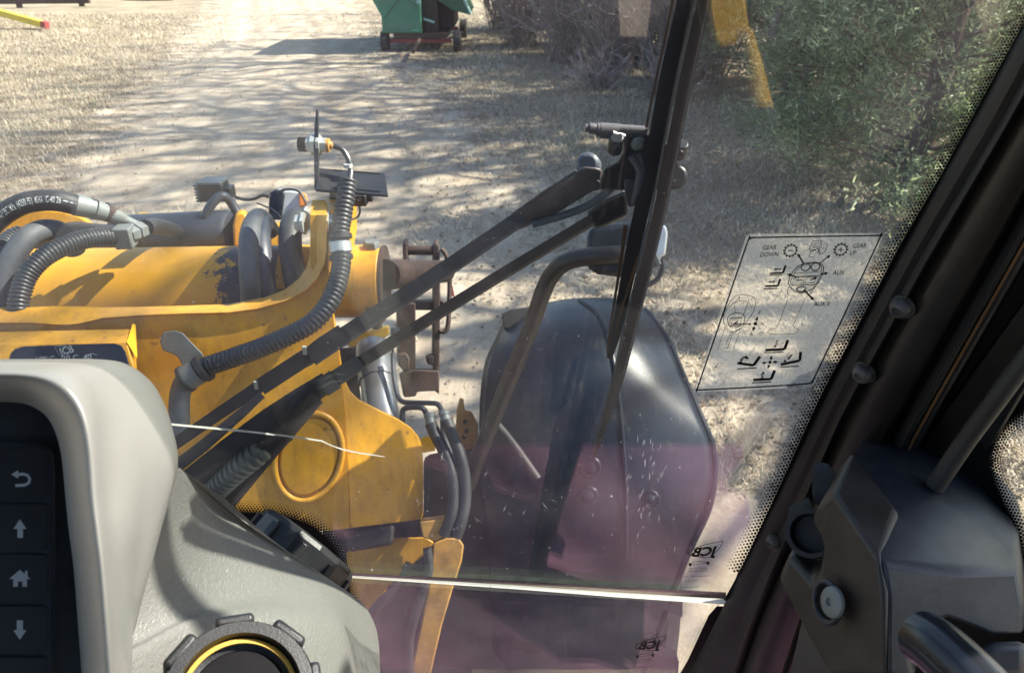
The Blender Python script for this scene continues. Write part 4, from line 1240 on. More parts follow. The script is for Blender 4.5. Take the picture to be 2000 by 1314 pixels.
def on_mud(x, y):
    best = None
    for i in range(48):
        for k in range(24):
            a0, a1, a2 = grid[i][k], grid[i][k + 1], grid[i + 1][k + 1]
            for tri in ((a0, a1, a2), (a0, a2, grid[i + 1][k])):
                hit = mathutils_ray(tri, x, y)
                if hit is not None and (best is None or hit < best): best = hit
    return best
from mathutils.geometry import intersect_ray_tri
def mathutils_ray(tri, x, y):
    h = intersect_ray_tri(*tri, ray(x, y), EYE, True)
    return None if h is None else (h - EYE).length
sv = []
for x, y in seam:
    L = on_mud(x, y)
    if L is not None: sv.append(EYE + ray(x, y).normalized() * (L - .001))
if len(sv) > 4:
    b = MB(); b.tube(sv, .0065, 8); b.build('seam_bead', M['mudguard'], mud)
for (x, y, rr_) in ((1152, 912, .030), (1150, 968, .026), (1270, 975, .026)):
    L = on_mud(x, y)
    if L is not None:
        c = EYE + ray(x, y).normalized() * (L + .002); nn = (EYE - c).normalized() + Vector((0, -.3, .1))
        b = MB(); b.lathe(c, nn, [(0, rr_), (.006, rr_), (.011, rr_ * .85), (.011, rr_ * .5), (.016, rr_ * .45), (.018, rr_ * .3)], 26); b.build('fixing_cap', M['mudguard'], mud)
sv = [g[0] for g in grid]
b = MB(); b.loft([[g[0] for g in grid], [g[0] + Vector((.01, .06, -.07)) for g in grid], [g[0] + Vector((.02, .10, -.22)) for g in grid]])
b.build('mudguard_skirt', M['rust'], mud, solid=.006)
b = MB(); b.tube([g[-1] for g in grid], .007, 8); b.build('rolled_edge', M['black_gloss'], mud)
b = MB(); pr = [(984, 642), (980, 614), (996, 604), (1044, 597), (1048, 606), (1020, 640)]
b.prism(px3(pr, 2.24), px3(pr, 2.30)); b.build('torn_corner', M['darkframe'], mud, bevel=.003)
# wheel under it
wc = Vector((.26, 2.12, .64))
b = MB(); prof = [(-.20, .30), (-.21, .46), (-.22, .58), (-.17, .64), (0, .655), (.17, .64), (.22, .58), (.21, .46), (.20, .30)]
b.lathe(wc, (1, 0, 0), prof, 48)
tyre = b.build('front_wheel', M['tyre'], loader)
b = MB()
for k in range(22):
    for s in (-1, 1):
        a = 2 * math.pi * (k + (.5 if s > 0 else 0)) / 22
        rd = Vector((0, math.cos(a), math.sin(a))); tg = Vector((0, -math.sin(a), math.cos(a)))
        b.box(wc + rd * .655 + Vector((s * .10, 0, 0)), Vector((.10, 0, 0)) + tg * .045 * s, tg * .025, rd * .022)
b.build('tread_lugs', M['tyre'], tyre, kind='stuff')
b = MB(); b.lathe(wc, (1, 0, 0), [(-.16, .10), (-.16, .29), (.16, .29), (.16, .10), (.19, .09)], 28); b.build('wheel_hub', M['yellow'], tyre)
# --- lamp on a stalk
LP = 1.62
pr = [(1145, 462), (1150, 446), (1164, 440), (1225, 434), (1292, 433), (1304, 440), (1307, 452), (1304, 500), (1296, 519), (1240, 536), (1214, 543), (1166, 537), (1150, 527), (1143, 510)]
b = MB(); b.prism(px3(pr, LP), px3([(x * .9 + 122, y * .9 + 44) for x, y in pr], LP + .10))
lamp = b.build('side_lamp', M['wiper'], loader, bevel=.016, bseg=3, label='black lamp on a bent stalk behind the wiper')
b = MB(); pr = [(1270, 440), (1300, 440), (1304, 456), (1300, 498), (1274, 512)]
b.prism(px3(pr, LP - .004), px3(pr, LP + .006)); b.build('lamp_glass', M['lens'], lamp, bevel=.004)
smooth_tube('lamp_stalk', [(1228, 497, LP - .02), (1190, 498, LP - .02), (1140, 502, LP), (1104, 512, LP + .02), (1078, 536, LP + .05), (1060, 572, LP + .08), (1040, 630, LP + .13), (1010, 705, LP + .19), (975, 790, LP + .25), (935, 890, LP + .32), (915, 950, LP + .36)], .0195, M['stalk'], n=50, seg=18, label='bent dark tube that carries the side lamp')
smooth_tube('lamp_cable', [(1292, 508, LP), (1294, 525, LP), (1284, 545, LP), (1268, 555, LP), (1256, 553, LP)], .0055, M['black_paint'], lamp, n=20, seg=8)
b = MB(); b.lathe(P(1279, 499, LP), P(1290, 520, LP) - P(1279, 499, LP), [(0, .009), (.012, .009), (.012, .006), (.022, .006)], 10); b.build('cable_gland', M['greypart'], lamp)

# ================================================================== FORK CARRIAGE (hangs on the loader)
fc = empty('fork_carriage', tuple(P(820, 745, 2.6)), 'rusty dark fork carriage frame hung ahead of the yellow pivot', 'attachment')
FD = 2.55
def fpl(name, pr, t=.05, mat='rust', d=FD, bev=.004):
    b = MB(); b.prism(px3(pr, d), px3([(x - 3, y - 4) for x, y in pr], d + t)); return b.build(name, M[mat], fc, bevel=bev)
fpl('upright', [(776, 592), (812, 592), (812, 722), (800, 726), (790, 728), (778, 708)], .06)
fpl('upright', [(847, 480), (859, 478), (860, 600), (859, 680), (858, 770), (850, 764), (846, 690)], .08)
fpl('cross_bar', [(785, 588), (868, 588), (868, 606), (785, 606)], .05, d=FD + .02)
fpl('foot_block', [(782, 732), (805, 722), (858, 724), (857, 763), (815, 765), (812, 774), (790, 776)], .09, d=FD - .01)
fpl('stop_tab', [(833, 697), (848, 693), (848, 714), (836, 712)], .03)
fpl('latch_plate', [(778, 694), (794, 690), (800, 700), (800, 722), (790, 726), (780, 715)], .03, d=FD - .03)
for x in (786, 846):
    b = MB(); pr = [(x, 478), (x + 4, 474), (x + 9, 476), (x + 11, 520), (x + 12, 566), (x + 3, 566)]; b.prism(px3(pr, FD), px3([(a + 2, c - 9) for a, c in pr], FD + .05)); b.build('roller_flange', M['rust'], fc, bevel=.003)
b = MB(); b.cyl(P(792, 489, FD + .02), P(850, 489, FD + .02), .016, .016, 20); b.build('roller_pin', M['rust'], fc)
b = MB(); b.cyl(P(752, 537, 1.95), P(868, 530, 2.50), .040, .036, 24); b.build('pivot_pin', M['rust'], fc)
smooth_tube('latch_loop', [(862, 486, FD), (872, 500, FD), (878, 540, FD), (877, 600, FD), (874, 640, FD), (864, 648, FD), (858, 644, FD)], .008, M['rust'], fc, n=24, seg=8)
b = MB(); pr = [(878, 556), (884, 558), (888, 580), (882, 578)]; b.prism(px3(pr, FD), px3(pr, FD + .01)); b.build('red_ribbon', M['red'], fc)
b = MB(); pr = [(763, 640), (780, 640), (780, 680), (763, 676)]; b.prism(px3(pr, FD), px3(pr, FD + .03)); b.build('spacer', M['greypart'], fc)
# ================================================================== CAB
G0 = P(1420, 1170, 1.0)
G = Plane(G0, (0, -0.938, -0.347))      # normal points into the cab
def g(x, y, off=0.0):                    # off > 0: outside the glass
    return G(x, y, -off)
def R0(t):
    """right edge of the solid black band on the windscreen, t in 0..1 from the bottom up"""
    pts = [(1330, 1350), (1365, 1290), (1420, 1172), (1520, 962), (1603, 778), (1688, 618), (1760, 480), (1840, 344), (1920, 196), (2000, 50), (2110, -150)]
    a = np.array(pts, float); s = np.linspace(0, 1, len(a))
    return np.array([np.interp(t, s, a[:, 0]), np.interp(t, s, a[:, 1])])
edge = [tuple(R0(t)) for t in np.linspace(0, 1, 41)]
up_edge = [e for e in edge if e[1] < 1168]
# upper pane
pane = [(-300, 1090), (668, 1126), (1418, 1172)] + [(x + 8, y) for x, y in up_edge] + [(2110, -260), (-300, -260)]
b = MB(); b.plate(pane, G, .005)
ws = b.build('windscreen', M['glass'], loader, label='upper windscreen pane with a dusty film')
pane2 = [(600, 1133), (668, 1136), (1405, 1182), (1350, 1310), (1330, 1380), (600, 1380)]
b = MB(); b.plate(pane2, G, .005, off=-.008)
lw_ = b.build('lower_pane', M['glass_low'], loader, label='lower windscreen pane below the bright glass edge')
# bright lower edge of the upper pane
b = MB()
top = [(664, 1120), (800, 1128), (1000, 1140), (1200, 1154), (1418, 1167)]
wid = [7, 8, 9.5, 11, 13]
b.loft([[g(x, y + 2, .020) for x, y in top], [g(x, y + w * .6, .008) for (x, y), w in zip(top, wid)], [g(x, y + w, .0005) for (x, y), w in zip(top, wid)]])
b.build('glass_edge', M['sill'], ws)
b = MB(); tb_ = [(664, 1117), (800, 1124), (1000, 1133), (1200, 1145), (1418, 1156)]
b.prism([g(x, y, -.003) for x, y in tb_] + [g(x, y + 2, -.003) for x, y in top[::-1]], [g(x, y, .004) for x, y in tb_] + [g(x, y + 2, .004) for x, y in top[::-1]])
b.build('glass_edge_band', M['greenedge'], ws)
# pale strip standing in for a glint along the lower left glass
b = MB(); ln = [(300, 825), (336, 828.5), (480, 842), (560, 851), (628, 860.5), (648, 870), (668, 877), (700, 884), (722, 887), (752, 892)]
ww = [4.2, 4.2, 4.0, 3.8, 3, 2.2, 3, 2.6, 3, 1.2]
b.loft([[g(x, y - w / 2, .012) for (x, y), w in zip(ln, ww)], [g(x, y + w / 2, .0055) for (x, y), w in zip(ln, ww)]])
b.build('glint_strip', M['sill'], ws)
# printed black border, right
b = MB()
inner = [(x - 2, y) for x, y in up_edge]
b.plate([(1414, 1172)] + inner + [(2160, -150)] + [(x + 60, y + 10) for x, y in up_edge[::-1]] + [(1470, 1180)], G, .0006, off=.0012)
b.build('printed_border', M['black_print'], ws)
b = MB(); lowr = [e for e in edge if e[1] > 1172]
b.plate([(x - 22, y) for x, y in lowr] + [(1400, 1184), (1440, 1184)] + [(x + 50, y) for x, y in lowr[::-1]], G, .0006, off=-.0068)
b.build('printed_border', M['black_print'], lw_)
def dots(mb, x, y, r, surf_off, ex, ey):
    n = 6; c = np.array([x, y])
    vs = [G(*(c + ex * math.cos(6.283 * k / n) * r + ey * math.sin(6.283 * k / n) * r), surf_off) for k in range(n)]
    mb.add(vs, [tuple(range(n))], 0, False)
b = MB()
arc, L = resample(np.array(up_edge), int(1420 / 7.2))
for i, (x, y) in enumerate(arc):
    t = arc[min(i + 1, len(arc) - 1)] - arc[max(i - 1, 0)]; t = t / np.linalg.norm(t)
    nn = np.array([t[1], -t[0]]); nn = nn if nn[0] < 0 else -nn
    for k in range(6):
        q = np.array([x, y]) + nn * (1.0 + k * 5.4) + t * (3.6 if k % 2 else 0)
        if q[1] < 1166: dots(b, q[0], q[1], 3.5 - k * .50, .0016, t * 1.05, nn)
b.build('dot_print', M['black_print'], ws, kind='stuff')
# printed border, lower left
LB = catmull([(330, 985), (400, 992), (462, 1000), (520, 1004), (568, 1012), (612, 1030), (642, 1058), (660, 1090), (668, 1122)], 40)
b = MB(); b.plate([tuple(p) for p in LB] + [(560, 1140), (330, 1140)], G, .0006, off=.0012); b.build('printed_border', M['black_print'], ws)
LB2 = catmull([(668, 1136), (684, 1185), (702, 1240), (720, 1300), (740, 1380)], 30)
b = MB(); b.plate([tuple(p) for p in LB2] + [(600, 1380), (600, 1136)], G, .0006, off=-.0068); b.build('printed_border', M['black_print'], lw_)
for (cv, par, lo, off) in ((LB, ws, 1118, .0016), (LB2, lw_, 1400, -.0064)):
    b = MB(); arc, L = resample(cv, int(len(cv) * 1.6))
    for i, (x, y) in enumerate(arc):
        t = arc[min(i + 1, len(arc) - 1)] - arc[max(i - 1, 0)]; t = t / np.linalg.norm(t)
        nn = np.array([t[1], -t[0]])
        if nn[1] > 0 and abs(nn[1]) > abs(nn[0]): nn = -nn
        if abs(nn[0]) > abs(nn[1]) and nn[0] < 0: nn = -nn
        for k in range(6):
            q = np.array([x, y]) + nn * (1.0 + k * 4.3) + t * (3.2 if k % 2 else 0)
            if q[1] < lo: dots(b, q[0], q[1], 3.2 - k * .45, off, t, nn)
    b.build('dot_print', M['black_print'], par, kind='stuff')

# --- control decal on the glass
zD = zz(1340, 430, 3.65)
fs_ = lambda x, y: G(*zD(x, y), .0020)
ds = lambda x, y: G(*zD(x, y), .0026)
b = MB(); film = [(452, 98), (1395, 92), (1412, 94), (1410, 108), (912, 1172), (888, 1192), (72, 1224), (56, 1218), (60, 1200), (428, 118)]
b.add([fs_(*p) for p in film], [tuple(range(len(film)))], 0, False)
film_o = b.build('decal_film', M['film'], ws, label='frosted control sticker with a black border on the windscreen')
b = MB()
S = lambda pts, w, closed=False: stroke(b, pts, w * 1.3, ds, 0, closed)
S(catmull([(500, 124), (900, 117), (1362, 110), (1380, 114), (1378, 134), (1150, 625), (920, 1110), (895, 1148), (860, 1165), (480, 1190), (104, 1209), (82, 1202), (86, 1182), (262, 670), (438, 158), (452, 136), (472, 127)], 150, True), 8, True)
def T(s, x, y, h, ang=-2, sk=14, bold=.012, wf=.86):
    """text with its baseline starting at (x, y) in decal picture units, cap height h"""
    em = h / .70
    a = R(ang); ex = (math.cos(a) * em * wf, math.sin(a) * em * wf); ey = (math.sin(R(sk)) * em, -math.cos(R(sk)) * em)
    px_text(b, s, (x, y), ex, ey, ds, bold)
T('GEAR', 543, 212, 32); T('DOWN', 524, 262, 32); T('GEAR', 1184, 199, 32); T('UP', 1162, 248, 32)
T('AUX', 1044, 390, 32, bold=.02); T('AUX II', 908, 612, 32, bold=.02)
T('F', 512, 672, 28); T('N', 528, 752, 28); T('R', 452, 824, 28); T('333/U9875', 722, 1194, 14, wf=1.2)
def circ(cx, cy, rx, ry=None, n=28, sk=.15):
    ry = ry or rx
    return [(cx + rx * math.cos(t) + sk * -ry * math.sin(t), cy + ry * math.sin(t)) for t in np.linspace(0, 6.283, n, endpoint=False)]
for cx, cy, s in ((745, 217, '-'), (1103, 210, '+')):
    S(circ(cx, cy, 40, 37), 4.5, True)
    for k in range(12):
        t = 6.283 * k / 12; S([(cx + 40 * math.cos(t) - 5.5 * math.sin(t), cy + 37 * math.sin(t)), (cx + 53 * math.cos(t) - 8 * math.sin(t), cy + 49 * math.sin(t))], 10)
    S([(cx - 17, cy), (cx + 17, cy)], 5)
    if s == '+': S([(cx + 2, cy - 16), (cx - 2, cy + 16)], 5)
def arrow(p, q, w=9, hd=26):
    p = np.array(p, float); q = np.array(q, float); t = (q - p) / np.linalg.norm(q - p); nn = np.array([-t[1], t[0]])
    S([p, q - t * hd * .8], w); fill(b, [q, q - t * hd + nn * hd * .5, q - t * hd - nn * hd * .5], ds)
arrow((840, 312), (793, 236)); arrow((955, 306), (1030, 248), 5); arrow((786, 404), (718, 384)); arrow((960, 384), (1015, 377)); arrow((838, 494), (914, 574), 10, 28)
arrow((885, 425), (935, 408), 6, 20)
# fork symbols
def fork_sym(base, tip, bend, floor, w=10):
    S([base, bend], w + 4); S([bend, tip], w + 6); S(floor, 6)
fork_sym((598, 380), (710, 322), (690, 376), [(590, 394), (686, 391)], 6)
fork_sym((562, 470), (672, 418), (654, 468), [(552, 489), (650, 487)], 6)
fork_sym((566, 926), (726, 852), (702, 920), [(558, 945), (698, 940)])
fork_sym((366, 1018), (526, 970), (482, 1034), [(366, 1060), (502, 1052)])
fork_sym((676, 1028), (818, 938), (810, 1000), [(672, 1046), (806, 1040)])
fork_sym((478, 1138), (632, 1070), (606, 1132), [(472, 1158), (606, 1152)])
for (p, q) in (((680, 348), (622, 350)), ((588, 440), (640, 438))): arrow(p, q, 6, 20)
for yy in (860, 872, 884): S([(638, yy), (656, yy)], 6)
arrow((640, 890), (628, 910), 8, 20)
for yy in (1122, 1110, 1098): S([(534, yy), (552, yy)], 6)
arrow((548, 1094), (556, 1074), 8, 20)
for k in range(5):
    t = math.pi * (1.0 + .12 * k); S([(430 + 30 * math.cos(t) , 1010 + 26 * math.sin(t)), (430 + 52 * math.cos(t), 1010 + 46 * math.sin(t))], 8)
arrow((415, 976), (452, 984), 7, 26)
for k in range(4):
    S([(722 + k * 8, 986 - k * 8), (740 + k * 6, 1000 - k * 9 - 14)], 8)
arrow((712, 1000), (690, 1010), 7, 22)
for dx, dy in ((58, -5), (-62, 3), (14, -50), (-16, 45)): arrow((598 + dx * .35, 1014 + dy * .35), (598 + dx, 1014 + dy), 8, 24)
fill(b, circ(598, 1012, 11), ds); fill(b, circ(494, 738, 13), ds); arrow((500, 716), (512, 686), 10, 24); arrow((488, 758), (474, 792), 10, 24); arrow((350, 738), (468, 741), 5, 20)
# joystick
S(catmull([(870, 305), (915, 300), (955, 308), (978, 330), (976, 372), (955, 420), (925, 465), (880, 500), (820, 518), (775, 505), (740, 470), (732, 430), (760, 370), (800, 330), (835, 312)], 60, True), 5, True)
S(catmull([(872, 312), (930, 308), (962, 325), (964, 368), (946, 415), (915, 458), (822, 464), (756, 462), (745, 440), (776, 372), (812, 336)], 50, True), 3.5, True)
for cx, cy in ((852, 334), (922, 332)): S(circ(cx, cy, 31, 27), 6, True)
S([(776, 380), (960, 366)], 3); S([(790, 403), (950, 396)], 5); S([(752, 464), (918, 462)], 5)
S([(770, 412), (836, 408), (826, 450), (756, 452)], 4, True); S([(858, 408), (930, 405), (912, 448), (846, 450)], 4, True); S([(843, 405), (836, 460)], 3)
S([(786, 430), (826, 425)], 6); S([(880, 424), (918, 418)], 6)
S(circ(822, 492, 33, 18), 6, True)
S(catmull([(732, 470), (722, 510), (727, 550), (700, 630), (672, 710), (640, 768), (600, 782), (582, 800), (600, 811), (690, 813), (780, 808), (799, 790), (795, 772), (772, 764), (770, 735), (800, 665), (850, 560), (878, 530), (925, 470)], 90), 2.6)
# cab symbol
S([(905, 150), (965, 143), (1006, 176), (990, 225), (955, 245), (930, 226), (912, 262), (878, 264), (886, 218), (876, 212)], 3, True)
S([(965, 143), (950, 190), (906, 196), (876, 212)], 3); S([(950, 190), (955, 245)], 3)
S([(912, 168), (944, 164), (940, 182), (906, 186)], 3, True); S([(966, 165), (986, 182), (976, 205), (962, 195)], 3, True)
S([(890, 218), (930, 212)], 7); S([(932, 200), (946, 210), (942, 232)], 6)
# knob
S(catmull([(345, 545), (390, 532), (450, 537), (486, 555), (496, 590), (480, 650), (450, 700), (420, 735), (385, 775), (340, 795), (300, 780), (275, 745), (265, 700), (275, 650), (310, 590)], 60, True), 3, True)
S(catmull([(300, 690), (330, 668), (370, 660), (410, 675), (418, 710), (400, 745), (350, 765), (310, 755), (298, 725)], 40, True), 4, True)
S(catmull([(270, 690), (295, 630), (345, 590), (395, 575), (445, 590), (470, 630)], 30), 2.5)
S([(316, 700), (396, 695), (386, 748), (306, 754)], 6, True); S([(330, 712), (372, 710), (366, 742), (322, 744)], 4, True); S([(336, 740), (366, 722)], 7)
for q in ([(345, 590), (380, 545)], [(440, 545), (450, 590)], [(350, 660), (345, 600)], [(410, 675), (440, 590)], [(380, 575), (382, 540)], [(268, 760), (300, 800), (345, 797), (385, 770)]): S(q, 2.5)
S([(276, 770), (228, 915), (340, 912), (388, 768)], 2.5); S([(322, 792), (274, 914)], 2.2); S([(338, 792), (294, 914)], 2.2); S([(205, 1055), (228, 1022)], 4)
b.build('decal_print', M['black_print'], film_o)

# --- maker's marks printed on the glass, seen from behind
def mark(x0, y0, s, off, parent):
    """x0, y0: left end of the badge; s: scale"""
    zM = lambda x, y: (x0 + x * s, y0 + y * s)
    sf = lambda x, y: G(*zM(x, y), off)
    b = MB()
    stroke(b, catmull([(0, 25), (6, 17), (30, 8), (62, 1), (68, 2), (62, 12), (50, 26), (40, 32), (22, 31), (4, 28)], 60, True), 1.2, sf, 0, True)
    v, f = text_tris('JCB', .045)
    w = v[:, 0].max()
    # mirrored: runs right to left
    b.add([sf(53 - a / w * 46 + c * 9 - 2, 27 - c * 24 - a / w * (-3.5)) for a, c in v], f, 0, False)
    stroke(b, catmull([(3, 46), (12, 41), (22, 40), (32, 41), (40, 43)], 16), .9, sf)
    for xx, yy in ((4, 46), (39, 43)):
        fill(b, [(xx - 3, yy - 3), (xx + 3, yy - 3), (xx + 2, yy + 3), (xx - 2, yy + 3)], sf)
    stroke(b, [(6, 46), (38, 43)], .8, sf)
    for (t, yy, hh, a, bb) in (('AGRICULTURE', 54, 4.2, 2, 38), ('TOUGHENED', 59, 4.2, 0, 38), ('43R-001583  HC2', 69, 3.2, -14, 42), ('AS2  E11', 78, 2.6, -6, 20), ('PILKINGTON', 90, 3.0, -12, 22)):
        v, f = text_tris(t, .0); w = v[:, 0].max()
        b.add([sf(bb - p / w * (bb - a), yy - c * hh - (p / w) * -1.5) for p, c in v], f, 0, False)
    return b.build('glass_marking', M['black_print'], parent)
mark(1344, 1056, 1.0, .0018, ws)
mark(1241, 1241, .88, -.0062, lw_)

# specks and smears of dried dust on the inside of the glass
rs = random.Random(5)
b = MB()
for i in range(300):
    x = rs.uniform(680, 1480); y = rs.uniform(560, 1150) if i % 3 else rs.uniform(840, 1150)
    if x > np.interp(1170 - y, [0, 700], [1400, 1700]): continue
    r_ = rs.choice((.6, .7, .8, 1.0, 1.3)) * (1.0 if rs.random() < .93 else 1.8); a0 = rs.uniform(0, 6.28)
    vs = [G(x + r_ * math.cos(a0 + 6.283 * k / 5) * rs.uniform(.6, 1.3), y + r_ * math.sin(a0 + 6.283 * k / 5) * rs.uniform(.6, 1.3), .0022) for k in range(5)]
    b.add(vs, [(0, 1, 2, 3, 4)], 0, False)
for i in range(70):
    if i < 45: x, y, a0 = rs.gauss(1265, 26), rs.gauss(930, 50), R(100)
    else: x, y, a0 = rs.uniform(800, 1400), rs.uniform(880, 1100), rs.uniform(0, 3.14)
    L = rs.uniform(5, 22); a0 += rs.gauss(0, .2); w = rs.uniform(.4, .9); dx, dy = math.cos(a0) * L / 2, math.sin(a0) * L / 2
    b.add([G(x - dx, y - dy, .0022), G(x + w, y, .0022), G(x + dx, y + dy, .0022), G(x - w, y, .0022)], [(0, 1, 2, 3)], 0, False)
b.build('dust_specks', M['dust'], ws, kind='stuff')

# --- wiper, outside the glass
def bar(mb, pts, widths, off, thick, mi=0):
    c = np.array(pts, float); n = len(c)
    if not hasattr(widths, '__len__'): widths = [widths] * n
    rows = []
    for i in range(n):
        t = c[min(i + 1, n - 1)] - c[max(i - 1, 0)]; t = t / np.linalg.norm(t); nn = np.array([-t[1], t[0]]) * widths[i] / 2
        o_ = off[i] if hasattr(off, '__len__') else off
        a, e = c[i] + nn, c[i] - nn
        rows.append([g(*a, o_), g(*e, o_), g(*e, o_ + thick), g(*a, o_ + thick), g(*a, o_)])
    mb.loft(rows, mi, False)
    for r_, rev in ((rows[0], 0), (rows[-1], 1)):
        k = r_[:4]; mb.add(k if rev else k[::-1], [(0, 1, 2, 3)], mi, False)
def cm(pts, n=24): return [tuple(p) for p in catmull(pts, n)]
b = MB(); bar(b, cm([(1352, -60), (1338, 10), (1310, 130), (1286, 250), (1262, 370), (1240, 470), (1222, 560), (1203, 650), (1190, 700)]), np.interp(np.linspace(0, 1, 25), [0, .3, .6, .8, 1], [36, 33, 29, 24, 11]), .022, .012)
wip = b.build('wiper_blade', M['wiper'], loader, label='long black wiper blade slanting down the windscreen')
b = MB(); bar(b, cm([(1390, -60), (1374, 10), (1346, 130), (1322, 250), (1296, 380), (1268, 500), (1240, 610), (1208, 740), (1182, 820), (1158, 894)]), np.interp(np.linspace(0, 1, 25), [0, .3, .7, .9, 1], [28, 27, 24, 16, 8]), .010, .012)
b.build('blade_rubber', M['seal'], wip)
b = MB()
bar(b, cm([(1371, -60), (1355, 10), (1327, 130), (1303, 250), (1280, 370), (1258, 480), (1226, 610), (1196, 740), (1172, 830), (1160, 880)]), np.interp(np.linspace(0, 1, 25), [0, .7, 1], [5, 4.5, 3]), .006, .006)
bar(b, cm([(1398, -60), (1383, 10), (1356, 130), (1332, 250), (1306, 380), (1279, 500), (1250, 610), (1218, 730)]), np.interp(np.linspace(0, 1, 25), [0, 1], [4, 3]), .007, .004)
b.build('blade_spring', M['rubber_grey'], wip)
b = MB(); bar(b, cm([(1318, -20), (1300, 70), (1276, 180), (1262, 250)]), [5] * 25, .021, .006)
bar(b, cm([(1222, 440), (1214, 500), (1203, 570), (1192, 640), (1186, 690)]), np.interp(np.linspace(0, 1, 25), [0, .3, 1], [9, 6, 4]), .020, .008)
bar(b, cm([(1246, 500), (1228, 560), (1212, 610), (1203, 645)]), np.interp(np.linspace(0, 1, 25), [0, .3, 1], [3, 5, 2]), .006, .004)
b.build('sunlit_edge_strip', M['dull_orange'], wip)  # orange colour stands in for sunlight along the blade's edge
zW = zz(1120, 220, 5.475)
def wpl(name, pts, off, thick, mat, parent, bev=.0015, conv=zW):
    b = MB(); pr = [conv(*p) for p in pts]
    b.prism([g(x, y, off) for x, y in pr], [g(x, y, off + thick) for x, y in pr]); return b.build(name, M[mat], parent, bevel=bev)
wpl('blade_carrier', [(470, 235), (760, 235), (900, 260), (980, 300), (1160, 600), (1172, 690), (1130, 790), (1010, 850), (900, 830), (280, 830), (290, 720), (325, 600), (470, 525), (520, 440), (540, 370), (530, 280)], .030, .012, 'wiper', wip)
b = MB()
for c0, r_, h in (((690, 325), .0048, .003),): b.lathe(g(*zW(*c0), .028), -(-G.n), [(0, r_), (.002, r_), (.004, r_ * .5)], 18)
b.build('carrier_screw', M['greypart'], wip)
wn_ = g(*zW(150, 165), .030); 
b = MB()
segs = [((125, 165), (165, 168), .0026), ((165, 165), (250, 180), .0036), ((250, 185), (285, 188), .0046), ((285, 192), (480, 205), .0052), ((480, 180), (780, 200), .0034)]
for a_, c_, r_ in segs: b.cyl(g(*zW(*a_), .034), g(*zW(*c_), .034), r_, r_, 18)
b.build('washer_jet', M['jet'], wip)
for (a_, c_, rr) in (((420, 240), (520, 255), .006),): 
    b = MB(); b.cyl(g(*zW(415, 225), .030), g(*zW(540, 262), .030), .0024, .0024, 14); b.build('jet_clip', M['zinc'], wip)
b = MB(); b.cyl(g(*zW(462, 265), .026), g(*zW(438, 410), .030), .0050, .0050, 18); b.lathe(g(*zW(478, 372), .018), G.n, [(0, .003), (.002, .003), (.002, .0015)], 12); b.build('pivot_stub', M['wiper'], wip, bevel=.002)
b = MB(); b.cyl(g(*zW(1160, 330), .026), g(*zW(1120, 470), .028), .0048, .0048, 18); b.lathe(g(*zW(1135, 435), .018), G.n, [(0, .003), (.002, .003), (.002, .0015)], 12); b.build('pivot_stub', M['wiper'], wip, bevel=.002)
b = MB(); b.cyl(g(*zW(1090, 690), .026), g(*zW(1080, 690), .055), .0085, .0085, 28); b.build('pivot_drum', M['wiper'], wip, bevel=.002)
b = MB(); b.lathe(g(*zW(1068, 765), .0255), G.n, [(0, .0045), (.001, .0045), (.0015, .0035)], 24); b.build('pivot_cap', M['greypart'], wip)
smooth_tube('washer_hose', [g(*zW(620, 460), .026), g(*zW(690, 560), .024), g(*zW(715, 650), .024), g(*zW(690, 800), .024), g(*zW(640, 960), .026)], .0030, M['wiper_arm'], wip, n=20, seg=10)
smooth_tube('washer_hose', [g(*zW(690, 430), .026), g(*zW(735, 560), .024), g(*zW(730, 680), .024), g(*zW(680, 860), .024)], .0024, M['wiper_arm'], wip, n=20, seg=10)
wpl('hose_cover', [(545, 720), (600, 700), (700, 760), (690, 900), (660, 1000), (590, 1010), (545, 900)], .024, .008, 'bluegrey', wip)
# arm one
zA = zz(900, 200, 2.629)
wpl('arm_cover', [(262, 578), (420, 480), (592, 372), (600, 345), (640, 330), (690, 335), (728, 345), (716, 452), (680, 457), (590, 510), (490, 572), (300, 655), (272, 640)], .045, .014, 'wiper_brown', wip, .003, zA)
wpl('arm_cover_top', [(258, 572), (420, 455), (592, 345), (600, 362), (430, 474), (264, 580)], .044, .018, 'wiper_arm', wip, .002, zA)  # lighter colour stands in for light on the top face
b = MB(); b.cyl(g(*zA(650, 318), .052), g(*zA(664, 330), .066), .0088, .0088, 28); b.build('arm_knuckle', M['wiper_arm'], wip, bevel=.003)
b = MB(); b.lathe(g(*zA(686, 420), .0448), G.n, [(0, .0044), (.001, .0044), (.0015, .0034)], 24); b.build('pivot_cap', M['wiper_brown'], wip)
b = MB(); bar(b, [(1020, 424), (900, 506), (760, 598), (640, 676)], [32, 33, 34, 34], .045, .014); a1 = b.build('wiper_arm', M['wiper_arm'], loader, bevel=.003, label='upper wiper arm with a wide cover')
b = MB(); bar(b, [(672, 652), (632, 678), (606, 697)], [42, 42, 40], .043, .018); bar(b, [(616, 690), (596, 703)], [30, 30], .044, .016); b.build('arm_sleeve', M['wiper_arm'], a1, bevel=.002)
b = MB(); bar(b, [(604, 694), (560, 722), (508, 756)], [34, 34, 34], .044, .014); b.build('arm_spring_box', M['bluegrey'], a1, bevel=.002)
b = MB(); bar(b, [(516, 748), (430, 806), (300, 895)], [26, 24, 24], .045, .013); b.build('arm_rod', M['bluegrey'], a1, bevel=.002)
b = MB(); bar(b, [(512, 770), (470, 808), (400, 868), (320, 930)], [16, 20, 24, 26], .041, .010); b.build('arm_link', M['wiper_arm'], a1, bevel=.002)
b = MB()
for x, y in ((595, 684), (500, 752)):
    b.box(g(x, y, .040), (.0016, 0, 0), (0, .001, 0), (0, 0, .004))
b.build('arm_clip', M['zinc'], a1)
